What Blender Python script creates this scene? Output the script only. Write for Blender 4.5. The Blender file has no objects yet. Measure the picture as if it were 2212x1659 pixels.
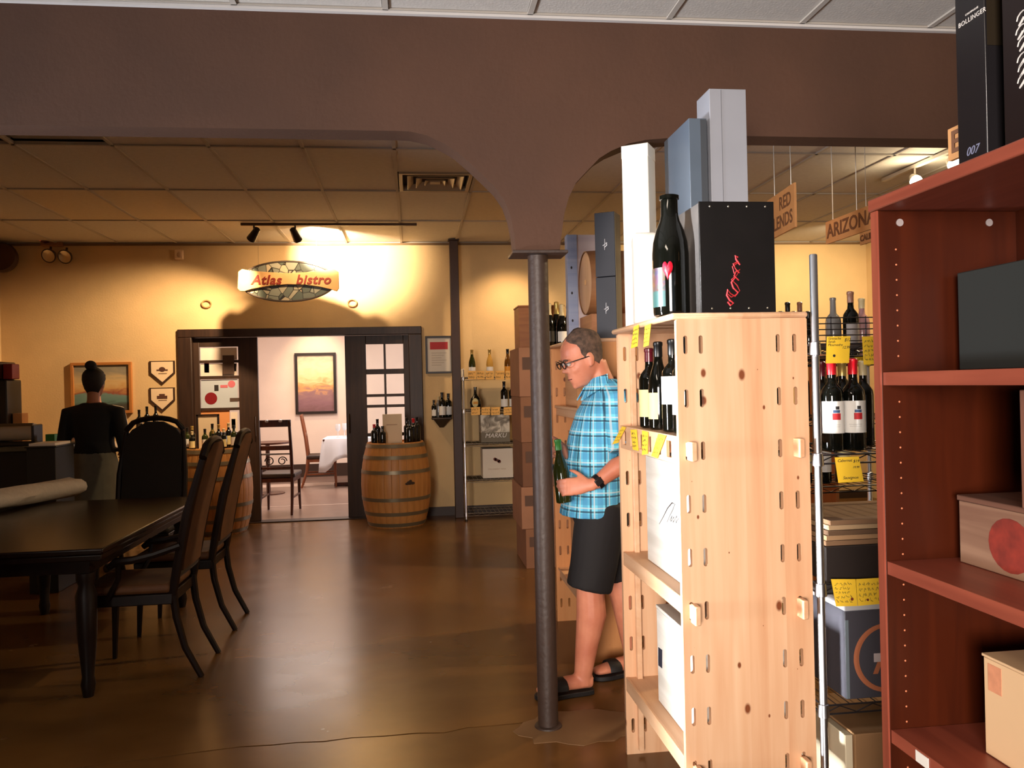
import bpy, bmesh, math, random
from mathutils import Vector, Matrix
R = random.Random(7)
PI = math.pi
SC = bpy.context.scene
COL = SC.collection
# ------------------------------------------------------------------ camera, world, light, exposure
FPX, YAW, ROLL, EYE = 1750.0, math.radians(7.0), -0.023, 1.5
cam = bpy.data.cameras.new('camera'); cam.sensor_width = 36.0; cam.lens = 36.0 * FPX / 2212.0
cam.clip_start = 0.05; cam.clip_end = 60
camo = bpy.data.objects.new('camera', cam); COL.objects.link(camo)
camo.matrix_world = Matrix.Translation((0, 0, EYE)) @ Matrix.Rotation(-YAW, 4, 'Z') @ Matrix.Rotation(PI/2, 4, 'X') @ Matrix.Rotation(ROLL, 4, 'Z')
SC.camera = camo
SC.view_settings.view_transform = 'Standard'; SC.view_settings.look = 'None'
SC.view_settings.exposure = 0.0; SC.view_settings.gamma = 1.0; SC.view_settings.use_curve_mapping = False
W = bpy.data.worlds.new('world'); SC.world = W; W.use_nodes = True
W.node_tree.nodes['Background'].inputs[0].default_value = (0.75, 0.85, 1.0, 1); W.node_tree.nodes['Background'].inputs[1].default_value = 0.35

def lamp(name, kind, loc, power, color, target=None, size=None, size_y=None, spread=None, cone=None, blend=0.5, radius=0.05):
    l = bpy.data.lights.new(name, kind); l.energy = power; l.color = color
    if kind == 'AREA':
        l.shape = 'RECTANGLE'; l.size = size; l.size_y = size_y or size
        if spread: l.spread = math.radians(spread)
    else:
        l.shadow_soft_size = radius
    if kind == 'SPOT':
        l.spot_size = math.radians(cone); l.spot_blend = blend
    o = bpy.data.objects.new(name, l); COL.objects.link(o); o.location = loc
    if target is not None:
        o.rotation_euler = (Vector(target) - Vector(loc)).to_track_quat('-Z', 'Y').to_euler()
    return o
WARM = (1.0, 0.69, 0.40)
DAY = (0.95, 0.98, 1.0)
lamp('daylight_left_window', 'AREA', (-4.60, 2.35, 1.26), 31, DAY, (0, 2.35, 1.26), .46, 2.24, spread=11.5)
lamp('daylight_shop_front', 'AREA', (-1.9, -4.1, 1.6), 60, (1.0, 0.88, 0.79), (1.15, 2.5, 1.45), 1.8, 2.0, spread=46)
lamp('added_ceiling_uplight', 'AREA', (-4.58, 2.30, .55), 46, (.88,.92,1.0), (.5, 2.75, 3.07), .42, .8, spread=62)  # added uplight without a visible source, brightens the near ceiling
lamp('shop_ceiling_lamp', 'AREA', (-1.3, 0.2, 3.05), 32, (1.0, 0.84, 0.68), (-1.3, 0.2, 0), 0.5, 1.2)
lamp('bistro_daylight', 'AREA', (1.55, 12.2, 1.7), 62, (0.95, 0.93, 1.0), (-2, 12.0, 1.0), 1.8, 1.8)
lamp('bistro_ceiling_lamp', 'AREA', (-1.5, 11.7, 2.9), 104, (1.0, 0.82, 0.72), (-1.5, 11.7, 0), 1.6, 1.6)
lamp('bistro_picture_spot', 'SPOT', (-1.6, 13.2, 2.8), 90, (1.0, 0.74, 0.44), (-1.62, 14.1, 1.75), cone=70, blend=0.9)

lamp('sign_spot', 'SPOT', (-1.06, 8.33, 3.03), 640, (1.0,.80,.56), (-.70, 9.4, 3.00), cone=74, blend=.9, radius=.03)
lamp('sign_spot_spill', 'SPOT', (-1.06, 8.33, 3.05), 48, WARM, (-1.0, 9.4, 2.2), cone=150, blend=.8, radius=.02)
lamp('wall_spot_left', 'SPOT', (-1.56, 8.32, 3.0), 330, WARM, (-3.05, 9.4, 1.35), cone=84, blend=.75, radius=.03)
lamp('right_bay_spot', 'SPOT', (3.4, 5.6, 3.0), 300, (1.0,.74,.42), (.2, 5.5, 0), cone=74, blend=.6, radius=.04)
lamp('right_bay_spot_near', 'SPOT', (3.3, 4.0, 3.0), 150, (1.0,.74,.42), (.5, 3.75, 0), cone=70, blend=.6, radius=.04)
lamp('rack_spot', 'SPOT', (1.15, 8.72, 3.0), 70, WARM, (1.12, 9.4, 1.75), cone=100, blend=.9, radius=.05)
lamp('right_wall_spot', 'SPOT', (3.0, 8.0, 3.05), 120, (1.0,.80,.50), (3.2, 9.4, 1.9), cone=130, blend=.9, radius=.05)
lamp('right_wall_spot_far', 'SPOT', (4.7, 8.0, 3.05), 120, (1.0,.80,.50), (4.8, 9.4, 1.9), cone=130, blend=.9, radius=.05)
# ------------------------------------------------------------------ pixel -> room helpers (camera model above; photograph frame 2212 x 1659)
_f = Vector((math.sin(YAW), math.cos(YAW), 0)); _r = Vector((math.cos(YAW), -math.sin(YAW), 0)); _u = Vector((0, 0, 1)); _o = Vector((0, 0, EYE))
def ray(px, py):
    a = (px - 1106) / FPX; b = -(py - 829.5) / FPX; c, s = math.cos(ROLL), math.sin(ROLL)
    return _r * (a*c - b*s) + _u * (a*s + b*c) + _f
def AY(px, py, y): d = ray(px, py); return _o + d * (y / d.y)
def AX(px, py, x): d = ray(px, py); return _o + d * (x / d.x)
def AZ(px, py, z): d = ray(px, py); return _o + d * ((z - EYE) / d.z)

# ------------------------------------------------------------------ materials
def lin(c):
    return tuple(((v/255.0)/12.92 if v/255.0 <= 0.04045 else ((v/255.0 + 0.055)/1.055)**2.4) for v in c)
_M = {}
def M(name, rgb=(128,128,128), rough=0.6, metal=0.0, var=0.0, scale=8.0, bump=0.0, stretch=None, rgb2=None, coat=0.0, spec=0.5, detail=4.0, bscale=None):
    if name in _M: return _M[name]
    m = bpy.data.materials.new(name); m.use_nodes = True; nt = m.node_tree
    b = nt.nodes['Principled BSDF']; b.inputs['Roughness'].default_value = rough; b.inputs['Metallic'].default_value = metal
    b.inputs['Specular IOR Level'].default_value = spec
    if coat: b.inputs['Coat Weight'].default_value = coat; b.inputs['Coat Roughness'].default_value = 0.12
    c = lin(rgb); b.inputs['Base Color'].default_value = (*c, 1)
    if var or bump or rgb2:
        tc = nt.nodes.new('ShaderNodeTexCoord'); mp = nt.nodes.new('ShaderNodeMapping')
        if stretch: mp.inputs['Scale'].default_value = stretch
        nt.links.new(tc.outputs['Object'], mp.inputs['Vector'])
        nz = nt.nodes.new('ShaderNodeTexNoise'); nz.inputs['Scale'].default_value = scale; nz.inputs['Detail'].default_value = detail
        nt.links.new(mp.outputs['Vector'], nz.inputs['Vector'])
        if var or rgb2:
            rp = nt.nodes.new('ShaderNodeValToRGB'); rp.color_ramp.elements[0].position = 0.32; rp.color_ramp.elements[1].position = 0.68
            if rgb2: a0, a1 = c, lin(rgb2)
            else: a0 = tuple(v*(1-var) for v in c); a1 = tuple(min(1, v*(1+var)) for v in c)
            rp.color_ramp.elements[0].color = (*a0, 1); rp.color_ramp.elements[1].color = (*a1, 1)
            nt.links.new(nz.outputs['Fac'], rp.inputs['Fac']); nt.links.new(rp.outputs['Color'], b.inputs['Base Color'])
        if bump:
            bp = nt.nodes.new('ShaderNodeBump'); bp.inputs['Strength'].default_value = bump; bp.inputs['Distance'].default_value = 0.01
            src = nz
            if bscale:
                src = nt.nodes.new('ShaderNodeTexNoise'); src.inputs['Scale'].default_value = bscale; nt.links.new(tc.outputs['Object'], src.inputs['Vector'])
            nt.links.new(src.outputs['Fac'], bp.inputs['Height']); nt.links.new(bp.outputs['Normal'], b.inputs['Normal'])
    _M[name] = m; return m
def emit(name, rgb, strength):
    if name in _M: return _M[name]
    m = bpy.data.materials.new(name); m.use_nodes = True; b = m.node_tree.nodes['Principled BSDF']
    b.inputs['Base Color'].default_value = (*rgb, 1); b.inputs['Emission Color'].default_value = (*rgb, 1); b.inputs['Emission Strength'].default_value = strength
    _M[name] = m; return m
def node(nt, t, **kw):
    n = nt.nodes.new(t)
    for k, v in kw.items():
        if k.startswith('i_'): n.inputs[int(k[2:])].default_value = v
        else: setattr(n, k, v)
    return n
def ramp(nt, fac, stops, interp='LINEAR'):
    r = nt.nodes.new('ShaderNodeValToRGB'); r.color_ramp.interpolation = interp
    e = r.color_ramp.elements
    while len(e) > 1: e.remove(e[-1])
    e[0].position = stops[0][0]; e[0].color = (*lin(stops[0][1]), 1)
    for p, c in stops[1:]:
        x = e.new(p); x.color = (*lin(c), 1)
    nt.links.new(fac, r.inputs['Fac']); return r.outputs['Color']
def mix(nt, fac, a, b, mode='MIX'):
    m = nt.nodes.new('ShaderNodeMix'); m.data_type = 'RGBA'; m.blend_type = mode
    for i, v in ((0, fac), (6, a), (7, b)):
        if isinstance(v, (int, float)): m.inputs[i].default_value = v
        elif isinstance(v, tuple): m.inputs[i].default_value = (*v, 1)
        else: nt.links.new(v, m.inputs[i])
    return m.outputs[2]
def math_(nt, op, a, b=None, clamp=False):
    m = nt.nodes.new('ShaderNodeMath'); m.operation = op; m.use_clamp = clamp
    for i, v in ((0, a), (1, b)):
        if v is None: continue
        if isinstance(v, (int, float)): m.inputs[i].default_value = v
        else: nt.links.new(v, m.inputs[i])
    return m.outputs[0]
def newmat(name, rough=0.5, metal=0.0, spec=0.5):
    m = bpy.data.materials.new(name); m.use_nodes = True; nt = m.node_tree; b = nt.nodes['Principled BSDF']
    b.inputs['Roughness'].default_value = rough; b.inputs['Metallic'].default_value = metal; b.inputs['Specular IOR Level'].default_value = spec
    tc = nt.nodes.new('ShaderNodeTexCoord'); sp = nt.nodes.new('ShaderNodeSeparateXYZ'); nt.links.new(tc.outputs['Object'], sp.inputs[0])
    _M[name] = m
    return m, nt, b, tc.outputs['Object'], sp.outputs
def noise(nt, vec, scale, detail=3.0, sc=None, dist=0.0):
    if sc is not None:
        mp = nt.nodes.new('ShaderNodeMapping'); mp.inputs['Scale'].default_value = sc; nt.links.new(vec, mp.inputs['Vector']); vec = mp.outputs['Vector']
    n = nt.nodes.new('ShaderNodeTexNoise'); n.inputs['Scale'].default_value = scale; n.inputs['Detail'].default_value = detail; n.inputs['Distortion'].default_value = dist
    nt.links.new(vec, n.inputs['Vector']); return n.outputs['Fac']

def pine_mat(name, base=(224,186,150), band=(200,146,106), knot=(120,62,30), ax='Z', cross='X', knots=True, rough=0.45):
    m, nt, b, oc, xyz = newmat(name, rough)
    sc = {'Z': (1,1,0.06), 'Y': (1,0.06,1), 'X': (0.06,1,1)}[ax]
    ci = {'X': 0, 'Y': 1, 'Z': 2}[cross]
    # glued staves: tint per 6 cm strip, plus fine grain along the board
    st = math_(nt, 'FLOOR', math_(nt, 'MULTIPLY', xyz[ci], 16.0))
    wn = nt.nodes.new('ShaderNodeTexWhiteNoise'); wn.noise_dimensions = '1D'; nt.links.new(st, wn.inputs['W'])
    g = noise(nt, oc, 38.0, 5.0, sc, 0.4)
    g2 = noise(nt, oc, 9.0, 3.0, sc, 1.2)
    f = math_(nt, 'ADD', math_(nt, 'MULTIPLY', wn.outputs['Value'], 0.24), math_(nt, 'ADD', math_(nt, 'MULTIPLY', g, 0.45), math_(nt, 'MULTIPLY', g2, 0.55)))
    col = ramp(nt, f, [(0.32, base), (0.62, tuple((a+c)//2 for a, c in zip(base, band))), (0.86, band)])
    if knots:
        cb = nt.nodes.new('ShaderNodeCombineXYZ'); nt.links.new(xyz[ci], cb.inputs[0]); nt.links.new(math_(nt, 'MULTIPLY', xyz[{'X':0,'Y':1,'Z':2}[ax]], .6), cb.inputs[1])
        vo = nt.nodes.new('ShaderNodeTexVoronoi'); vo.voronoi_dimensions = '2D'; vo.inputs['Scale'].default_value = 9.0; nt.links.new(cb.outputs[0], vo.inputs['Vector'])
        sel = nt.nodes.new('ShaderNodeSeparateColor'); nt.links.new(vo.outputs['Color'], sel.inputs[0])
        rad = math_(nt, 'MULTIPLY', math_(nt, 'SUBTRACT', sel.outputs[0], 0.36, True), 0.20)
        k = math_(nt, 'SUBTRACT', 1.0, math_(nt, 'DIVIDE', vo.outputs['Distance'], math_(nt, 'ADD', rad, 0.001)), True)
        k = math_(nt, 'MULTIPLY', k, 2.2, True)
        col = mix(nt, k, col, lin(knot))
    nt.links.new(col, b.inputs['Base Color'])
    return m
def wood_mat(name, c0, c1, ax='Z', rough=0.4, scale=30.0):
    m, nt, b, oc, xyz = newmat(name, rough, 0.0, 0.25 if name.startswith(('walnut','cherry_wood')) else 0.5)
    sc = {'Z': (1,1,0.07), 'Y': (1,0.07,1), 'X': (0.07,1,1)}[ax]
    g = noise(nt, oc, scale, 5.0, sc, 0.6)
    nt.links.new(ramp(nt, g, [(0.3, c0), (0.7, c1)]), b.inputs['Base Color'])
    return m

# ------------------------------------------------------------------ mesh builder
class MB:
    def __init__(s): s.v = []; s.f = []
    def add(s, vs, fs):
        k = len(s.v); s.v += [tuple(v) for v in vs]; s.f += [tuple(i + k for i in f) for f in fs]; return s
    def box(s, x0, x1, y0, y1, z0, z1):
        return s.add([(x0,y0,z0),(x1,y0,z0),(x1,y1,z0),(x0,y1,z0),(x0,y0,z1),(x1,y0,z1),(x1,y1,z1),(x0,y1,z1)],
                     [(3,2,1,0),(4,5,6,7),(0,1,5,4),(1,2,6,5),(2,3,7,6),(3,0,4,7)])
    def obox(s, c, ax, ay, az):   # oriented box: centre + half vectors
        c, ax, ay, az = map(Vector, (c, ax, ay, az))
        vs = [c + ax*i + ay*j + az*k for k in (-1,1) for i, j in ((-1,-1),(1,-1),(1,1),(-1,1))]
        return s.add(vs, [(3,2,1,0),(4,5,6,7),(0,1,5,4),(1,2,6,5),(2,3,7,6),(3,0,4,7)])
    def bar(s, p0, p1, w, t=None, up=(0,0,1)):
        p0, p1 = Vector(p0), Vector(p1); d = p1 - p0; L = d.length; d.normalize()
        u = Vector(up)
        if abs(d.dot(u)) > 0.98: u = Vector((1,0,0))
        x = d.cross(u).normalized(); y = x.cross(d)
        return s.obox((p0+p1)/2, d*(L/2), x*(w/2), y*((t or w)/2))
    def tube(s, pts, rad, n=10, ref=None, caps=True, flat=1.0):
        pts = [Vector(p) for p in pts]; N = len(pts)
        if not isinstance(rad, (list, tuple)): rad = [rad]*N
        k = len(s.v); prev = None
        for i, p in enumerate(pts):
            t = (pts[min(i+1,N-1)] - pts[max(i-1,0)]).normalized()
            if ref is not None: a = Vector(ref)
            elif prev is not None: a = prev
            else: a = Vector((0,0,1)) if abs(t.z) < 0.9 else Vector((1,0,0))
            a = (a - t*a.dot(t)); a.normalize(); prev = a; b = t.cross(a)
            r = rad[i]; ra, rb = r if isinstance(r, (tuple, list)) else (r, r*flat)
            for j in range(n):
                th = 2*PI*j/n; s.v.append(tuple(p + a*(ra*math.cos(th)) + b*(rb*math.sin(th))))
        for i in range(N-1):
            for j in range(n):
                s.f.append((k+i*n+j, k+i*n+(j+1)%n, k+(i+1)*n+(j+1)%n, k+(i+1)*n+j))
        if caps:
            s.f.append(tuple(k+j for j in reversed(range(n)))); s.f.append(tuple(k+(N-1)*n+j for j in range(n)))
        return s
    def lathe(s, prof, n=20, c=(0,0,0), axis=None):
        # prof: (r, h) along +Z or a given axis; r = 0 closes
        cx = Vector(c)
        if axis is None: A, B, D = Vector((1,0,0)), Vector((0,1,0)), Vector((0,0,1))
        else:
            D = Vector(axis).normalized(); A = D.orthogonal().normalized(); B = D.cross(A)
        rows = []
        for r, h in prof:
            if r <= 1e-6: s.v.append(tuple(cx + D*h)); rows.append([len(s.v)-1])
            else:
                rows.append([len(s.v)+j for j in range(n)])
                for j in range(n):
                    th = 2*PI*j/n; s.v.append(tuple(cx + A*(r*math.cos(th)) + B*(r*math.sin(th)) + D*h))
        for a, b in zip(rows, rows[1:]):
            if len(a) == 1 and len(b) == 1: continue
            for j in range(n):
                q = (j+1) % n
                if len(a) == 1: s.f.append((a[0], b[q], b[j]))
                elif len(b) == 1: s.f.append((a[j], a[q], b[0]))
                else: s.f.append((a[j], a[q], b[q], b[j]))
        return s
    def cyl(s, p0, p1, r0, r1=None, n=14):
        p0, p1 = Vector(p0), Vector(p1); d = p1-p0
        return s.lathe([(0,0),(r0,0),(r1 if r1 is not None else r0, d.length),(0,d.length)], n, p0, d)
    def ell(s, c, r, n=14, m=9, rot=None):
        c = Vector(c); k = len(s.v); rows = []
        for i in range(m+1):
            ph = PI*i/m - PI/2; row = []
            for j in range(n if 0 < i < m else 1):
                th = 2*PI*j/n
                v = Vector((r[0]*math.cos(ph)*math.cos(th), r[1]*math.cos(ph)*math.sin(th), r[2]*math.sin(ph)))
                if rot is not None: v = rot @ v
                row.append(len(s.v)); s.v.append(tuple(c+v))
            rows.append(row)
        for a, b in zip(rows, rows[1:]):
            for j in range(n):
                q = (j+1) % n
                if len(a) == 1: s.f.append((a[0], b[q], b[j]))
                elif len(b) == 1: s.f.append((a[j], a[q], b[0]))
                else: s.f.append((a[j], a[q], b[q], b[j]))
        return s
    def prism(s, poly, a0, a1, plane='XZ'):
        # polygon (CCW) in a plane, extruded along the third axis
        def P(p, a): return {'XZ': (p[0], a, p[1]), 'XY': (p[0], p[1], a), 'YZ': (a, p[0], p[1])}[plane]
        n = len(poly); k = len(s.v)
        s.v += [P(p, a0) for p in poly] + [P(p, a1) for p in poly]
        s.f.append(tuple(k+i for i in range(n))); s.f.append(tuple(k+n+i for i in reversed(range(n))))
        for i in range(n):
            j = (i+1) % n; s.f.append((k+j, k+i, k+n+i, k+n+j))
        return s
    def loft(s, rings, close=True, caps=True):
        n = len(rings[0]); k = len(s.v)
        for r in rings: s.v += [tuple(p) for p in r]
        for i in range(len(rings)-1):
            for j in range(n if close else n-1):
                q = (j+1) % n; s.f.append((k+i*n+j, k+i*n+q, k+(i+1)*n+q, k+(i+1)*n+j))
        if caps and close:
            s.f.append(tuple(k+j for j in reversed(range(n)))); s.f.append(tuple(k+(len(rings)-1)*n+j for j in range(n)))
        return s
    def xf(s, mat):
        s.v = [tuple(mat @ Vector(v)) for v in s.v]; return s
    def mesh(s, name, smooth=35, off=None, fix=True):
        me = bpy.data.meshes.new(name)
        vs = s.v if off is None else [(a-off[0], b-off[1], c-off[2]) for a, b, c in s.v]
        me.from_pydata(vs, [], s.f); me.update()
        if fix:
            bm = bmesh.new(); bm.from_mesh(me); bmesh.ops.recalc_face_normals(bm, faces=bm.faces); bm.to_mesh(me); bm.free()
        if smooth:
            me.shade_smooth(); me.set_sharp_from_angle(angle=math.radians(smooth))
        return me
def put(name, me, mat, parent=None, bevel=0.0, seg=2):
    o = bpy.data.objects.new(name, me); COL.objects.link(o)
    if mat is not None and not me.materials: me.materials.append(mat)
    if parent is not None: o.parent = parent
    if bevel:
        b = o.modifiers.new('bevel', 'BEVEL'); b.width = bevel; b.segments = seg; b.limit_method = 'ANGLE'; b.angle_limit = math.radians(40)
    return o
def part(parent, name, mb, mat, world=False, bevel=0.0, smooth=35, label=None, stuff=False):
    off = None
    if world:
        off = Vector(parent.location)
        if parent.parent is not None: off = off + Vector(parent.parent.location)
    o = put(name, mb.mesh(name, smooth, off), mat, parent, bevel)
    if label: o['label'] = label
    if stuff: o['kind'] = 'stuff'
    return o
def thing(name, label, cat, loc=(0,0,0), rotz=0.0, group=None):
    o = bpy.data.objects.new(name, None); COL.objects.link(o); o.location = loc; o.rotation_euler = (0,0,rotz); o.empty_display_size = 0.05
    o['label'] = label; o['category'] = cat
    if group: o['group'] = group
    return o
def solo(name, mb, mat, label, cat, group=None, bevel=0.0, smooth=35):
    # a thing that is one mesh: origin at the bottom centre of its bounds
    xs, ys, zs = zip(*mb.v); c = Vector(((min(xs)+max(xs))/2, (min(ys)+max(ys))/2, min(zs)))
    o = put(name, mb.mesh(name, smooth, c), mat, None, bevel); o.location = c
    o['label'] = label; o['category'] = cat
    if group: o['group'] = group
    return o
def struct(name, mb, mat, bevel=0.0, smooth=35, parent=None):
    o = put(name, mb.mesh(name, smooth), mat, parent, bevel); o['kind'] = 'structure'; return o
def dup(root, loc, rotz=None, label=None, group=None):
    r = root.copy(); COL.objects.link(r); r.location = loc
    if rotz is not None: r.rotation_euler = (0,0,rotz)
    if label: r['label'] = label
    if group: r['group'] = group
    for ch in list(root.children):
        c = ch.copy(); COL.objects.link(c); c.parent = r
        for g in list(ch.children):
            d = g.copy(); COL.objects.link(d); d.parent = c
    return r
def real(o):   # evaluated copy of an object's mesh
    dg = bpy.context.evaluated_depsgraph_get(); dg.update()
    return bpy.data.meshes.new_from_object(o.evaluated_get(dg))
def plate(outer, holes, th, name='plate'):
    """flat plate with through holes, in local XY, thickness th along Z from 0 to th; returns a mesh"""
    cu = bpy.data.curves.new(name, 'CURVE'); cu.dimensions = '2D'; cu.fill_mode = 'BOTH'; cu.extrude = th/2
    for poly in [outer] + holes:
        sp = cu.splines.new('POLY'); sp.points.add(len(poly)-1); sp.use_cyclic_u = True
        for p, q in zip(sp.points, poly): p.co = (q[0], q[1], 0, 1)
    o = bpy.data.objects.new(name, cu); COL.objects.link(o)
    me = real(o); bpy.data.objects.remove(o); bpy.data.curves.remove(cu)
    for v in me.vertices: v.co.z += th/2
    return me
def slot(cx, cy, w, h, n=5):
    r = w/2; pts = []
    for i in range(n+1):
        a = PI*i/n; pts.append((cx + r*math.cos(a), cy + h/2 - r + r*math.sin(a)))
    for i in range(n+1):
        a = PI + PI*i/n; pts.append((cx + r*math.cos(a), cy - h/2 + r + r*math.sin(a)))
    return pts
def mesh_xf(me, mat):
    me.transform(mat); me.update(); return me
def letters(parent, name, s, size, loc, xdir, ydir, mat, extrude=0.0015, align='CENTER', shear=0.0, bold=0.0, world=True, space=1.0, line=1.0):
    cu = bpy.data.curves.new(name, 'FONT'); cu.body = s; cu.size = size; cu.extrude = extrude; cu.align_x = align; cu.align_y = 'CENTER'; cu.shear = shear; cu.offset = bold
    cu.resolution_u = 3; cu.space_character = space; cu.space_line = line
    o = bpy.data.objects.new(name, cu); COL.objects.link(o); me = real(o); bpy.data.objects.remove(o); bpy.data.curves.remove(cu)
    x = Vector(xdir).normalized(); y = Vector(ydir).normalized(); z = x.cross(y)
    mt = Matrix((( x.x, y.x, z.x, loc[0]), (x.y, y.y, z.y, loc[1]), (x.z, y.z, z.z, loc[2]), (0,0,0,1)))
    if world and parent is not None:
        off = Vector(parent.location)
        if parent.parent is not None: off += Vector(parent.parent.location)
        mt = Matrix.Translation(-off) @ mt
    me.transform(mt); me.materials.clear()
    return put(name, me, mat, parent)
def remeshed(mb, voxel, smooth_it=4, name='body', factor=0.5):
    me = mb.mesh(name, 0); o = put(name, me, None)
    r = o.modifiers.new('r', 'REMESH'); r.mode = 'VOXEL'; r.voxel_size = voxel
    s = o.modifiers.new('s', 'SMOOTH'); s.factor = factor; s.iterations = smooth_it
    out = real(o); bpy.data.objects.remove(o); bpy.data.meshes.remove(me); out.shade_smooth(); out.materials.clear(); return out
def put_world(parent, name, me, mat, label=None):
    off = Vector(parent.location); me.transform(Matrix.Translation(-off)); o = put(name, me, mat, parent)
    if label: o['label'] = label
    return o

# ================================================================== SETTING
YW, CE = 9.4, 3.15
XL, XR, YN = -4.42, 5.6, -4.3
wallm = M('plaster_cream', (214,182,132), 0.85, var=0.05, scale=3, bump=0.12, bscale=60)
wallw = M('plaster_bistro', (226,206,190), 0.85, var=0.03, scale=3, bump=0.1, bscale=60)
beamm = M('stucco_brown', (78,50,34), 0.8, var=0.10, scale=2.5, bump=0.10, bscale=45)
darkw = wood_mat('door_wood', (38,24,17), (56,36,25), 'Z', 0.45)
# ---- floor: two concrete slabs parted by an irregular crack
def concrete(name, a, b_, c, rough):
    m, nt, b, oc, xyz = newmat(name, rough)
    n1 = noise(nt, oc, 0.8, 3.0); n2 = noise(nt, oc, 3.2, 3.0, (1,1.6,1))
    f = math_(nt, 'ADD', math_(nt, 'MULTIPLY', n1, 0.8), math_(nt, 'MULTIPLY', n2, 0.2))
    nt.links.new(ramp(nt, f, [(0.3, a), (0.5, b_), (0.72, c)]), b.inputs['Base Color'])
    rr = nt.nodes.new('ShaderNodeMapRange'); nt.links.new(n2, rr.inputs[0]); rr.inputs[3].default_value = rough-0.03; rr.inputs[4].default_value = rough+0.06
    nt.links.new(rr.outputs[0], b.inputs['Roughness'])
    bp = nt.nodes.new('ShaderNodeBump'); bp.inputs['Strength'].default_value = 0.008; bp.inputs['Distance'].default_value = 0.01
    nt.links.new(n2, bp.inputs['Height']); nt.links.new(bp.outputs['Normal'], b.inputs['Normal'])
    return m
floorm = concrete('stained_concrete', (84,54,24), (104,70,34), (126,88,46), 0.24)
slab2 = concrete('bistro_concrete', (112,90,80), (132,108,96), (150,126,112), 0.3)
crack = [(-4.6, 3.02)] + [tuple(AZ(x, y, 0)[:2]) for x, y in ((520,1613),(585,1610),(640,1604),(700,1602),(760,1594),(830,1590),(900,1584),(960,1583),(1010,1572),(1060,1568),(1120,1562),(1160,1556),(1240,1556),(1340,1548))] + [(2.2, 3.5), (XR+.1, 3.5)]
g = 0.006
fm = MB()
back = [(x, y + g*(0.6+R.random())) for x, y in crack] + [(XR+.1, YW+.1), (XL-.1, YW+.1)]
front = [(XL-.2, YN-.1), (XR+.1, YN-.1)] + [(x, y - g*(0.4+R.random()*0.8)) for x, y in reversed(crack)]
fm.prism(back, -0.03, 0.0, 'XY'); fm.box(XL-.2, XR+.1, YN-.1, YW+.1, -0.10, -0.03)
floor = struct('floor', fm, floorm)
part(floor, 'slab', MB().prism(front, -0.03, 0.0, 'XY'), floorm)
# chipped, paler patch of concrete round the foot of the column
pc = AZ(1250, 1570, 0); pts = []
for i in range(26):
    a = 2*PI*i/26; rr = 0.9+0.28*R.random()
    pts.append((pc.x + 0.02 + 0.27*rr*math.cos(a), pc.y + 0.17*rr*math.sin(a)))
part(floor, 'patch', MB().prism(pts, -0.002, 0.0025, 'XY'), concrete('patch_concrete', (86,58,32), (122,88,54), (150,116,78), 0.55))
fb = struct('floor', MB().box(-3.3, 1.9, YW+.1, 14.3, -0.1, 0.0), slab2)
for y0, y1 in ((AZ(660,1092,0).y-.015, AZ(660,1092,0).y+.015), (AZ(660,1050,0).y, AZ(660,1044,0).y)): part(fb, 'pale_strip', MB().box(-3.29, 1.89, y0, y1, -.001, .002), M('strip_pale', (206,186,172), .4))  # two thin pale strips across the bistro floor
# ---- back wall with the double-door opening
DX0, DX1, DZ = AY(396,800,YW).x, AY(903,800,YW).x, 2.16
wb = MB().box(XL-.1, DX0, YW, YW+.15, 0, CE+.1).box(DX1, XR+.1, YW, YW+.15, 0, CE+.1).box(DX0, DX1, YW, YW+.15, DZ, CE+.1)
struct('wall_back', wb, wallm)
wy0, wy1, wz0, wz1 = 2.10, 2.60, 0.12, 2.40
wl = MB().box(XL-.15, XL, YN, wy0, 0, CE+.1).box(XL-.15, XL, wy1, YW, 0, CE+.1).box(XL-.15, XL, wy0, wy1, 0, wz0).box(XL-.15, XL, wy0, wy1, wz1, CE+.1)
struct('wall_left', wl, wallm)
struct('wall_right', MB().box(XR, XR+.15, YN, YW, 0, CE+.1), wallm)
wn_ = MB().box(XL, -2.9, YN-.15, YN, 0, CE+.1).box(1.7, XR, YN-.15, YN, 0, CE+.1).box(-2.9, 1.7, YN-.15, YN, 0, 0.55).box(-2.9, 1.7, YN-.15, YN, 2.65, CE+.1)
struct('wall_near', wn_, wallm)
for nm, args in (('window_1', ('X', XL-.1, wy0, wy1, wz0, wz1)), ('window_2', ('Y', YN-.1, -2.9, 1.7, 0.55, 2.65))):
    k, p, a0, a1, b0, b1 = args; m_ = MB()
    for q0, q1, r0, r1 in ((a0,a1,b0,b0+.05),(a0,a1,b1-.05,b1),(a0,a0+.05,b0,b1),(a1-.05,a1,b0,b1)):
        if k == 'X': m_.box(p, p+.06, q0, q1, r0, r1)
        else: m_.box(q0, q1, p, p+.06, r0, r1)
    struct(nm, m_, M('frame_alu', (120,118,114), 0.4, 0.6))
# baseboard, back wall
bb = M('baseboard_brown', (52,34,24), 0.5)
struct('baseboard_back', MB().box(XL, DX0-.02, YW-.015, YW, 0, 0.10).box(DX1+.02, XR, YW-.015, YW, 0, 0.10), bb)
# ---- bistro room behind the doors
YB = 14.1
struct('wall_bistro_back', MB().box(-3.3, 1.9, YB, YB+.12, 0, 3.2), wallw)
struct('wall_bistro_left', MB().box(-3.42, -3.3, YW+.15, YB, 0, 3.2), wallw)
struct('wall_bistro_right', MB().box(1.9, 2.02, YW+.15, YB, 0, 3.2), wallw)
struct('ceiling', MB().box(-3.3, 1.9, YW+.15, YB, 3.0, 3.1), M('ceiling_bistro', (196,176,160), 0.9))
struct('baseboard_bistro', MB().box(-3.3, 1.9, YB-.02, YB, 0, 0.22), bb)
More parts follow.
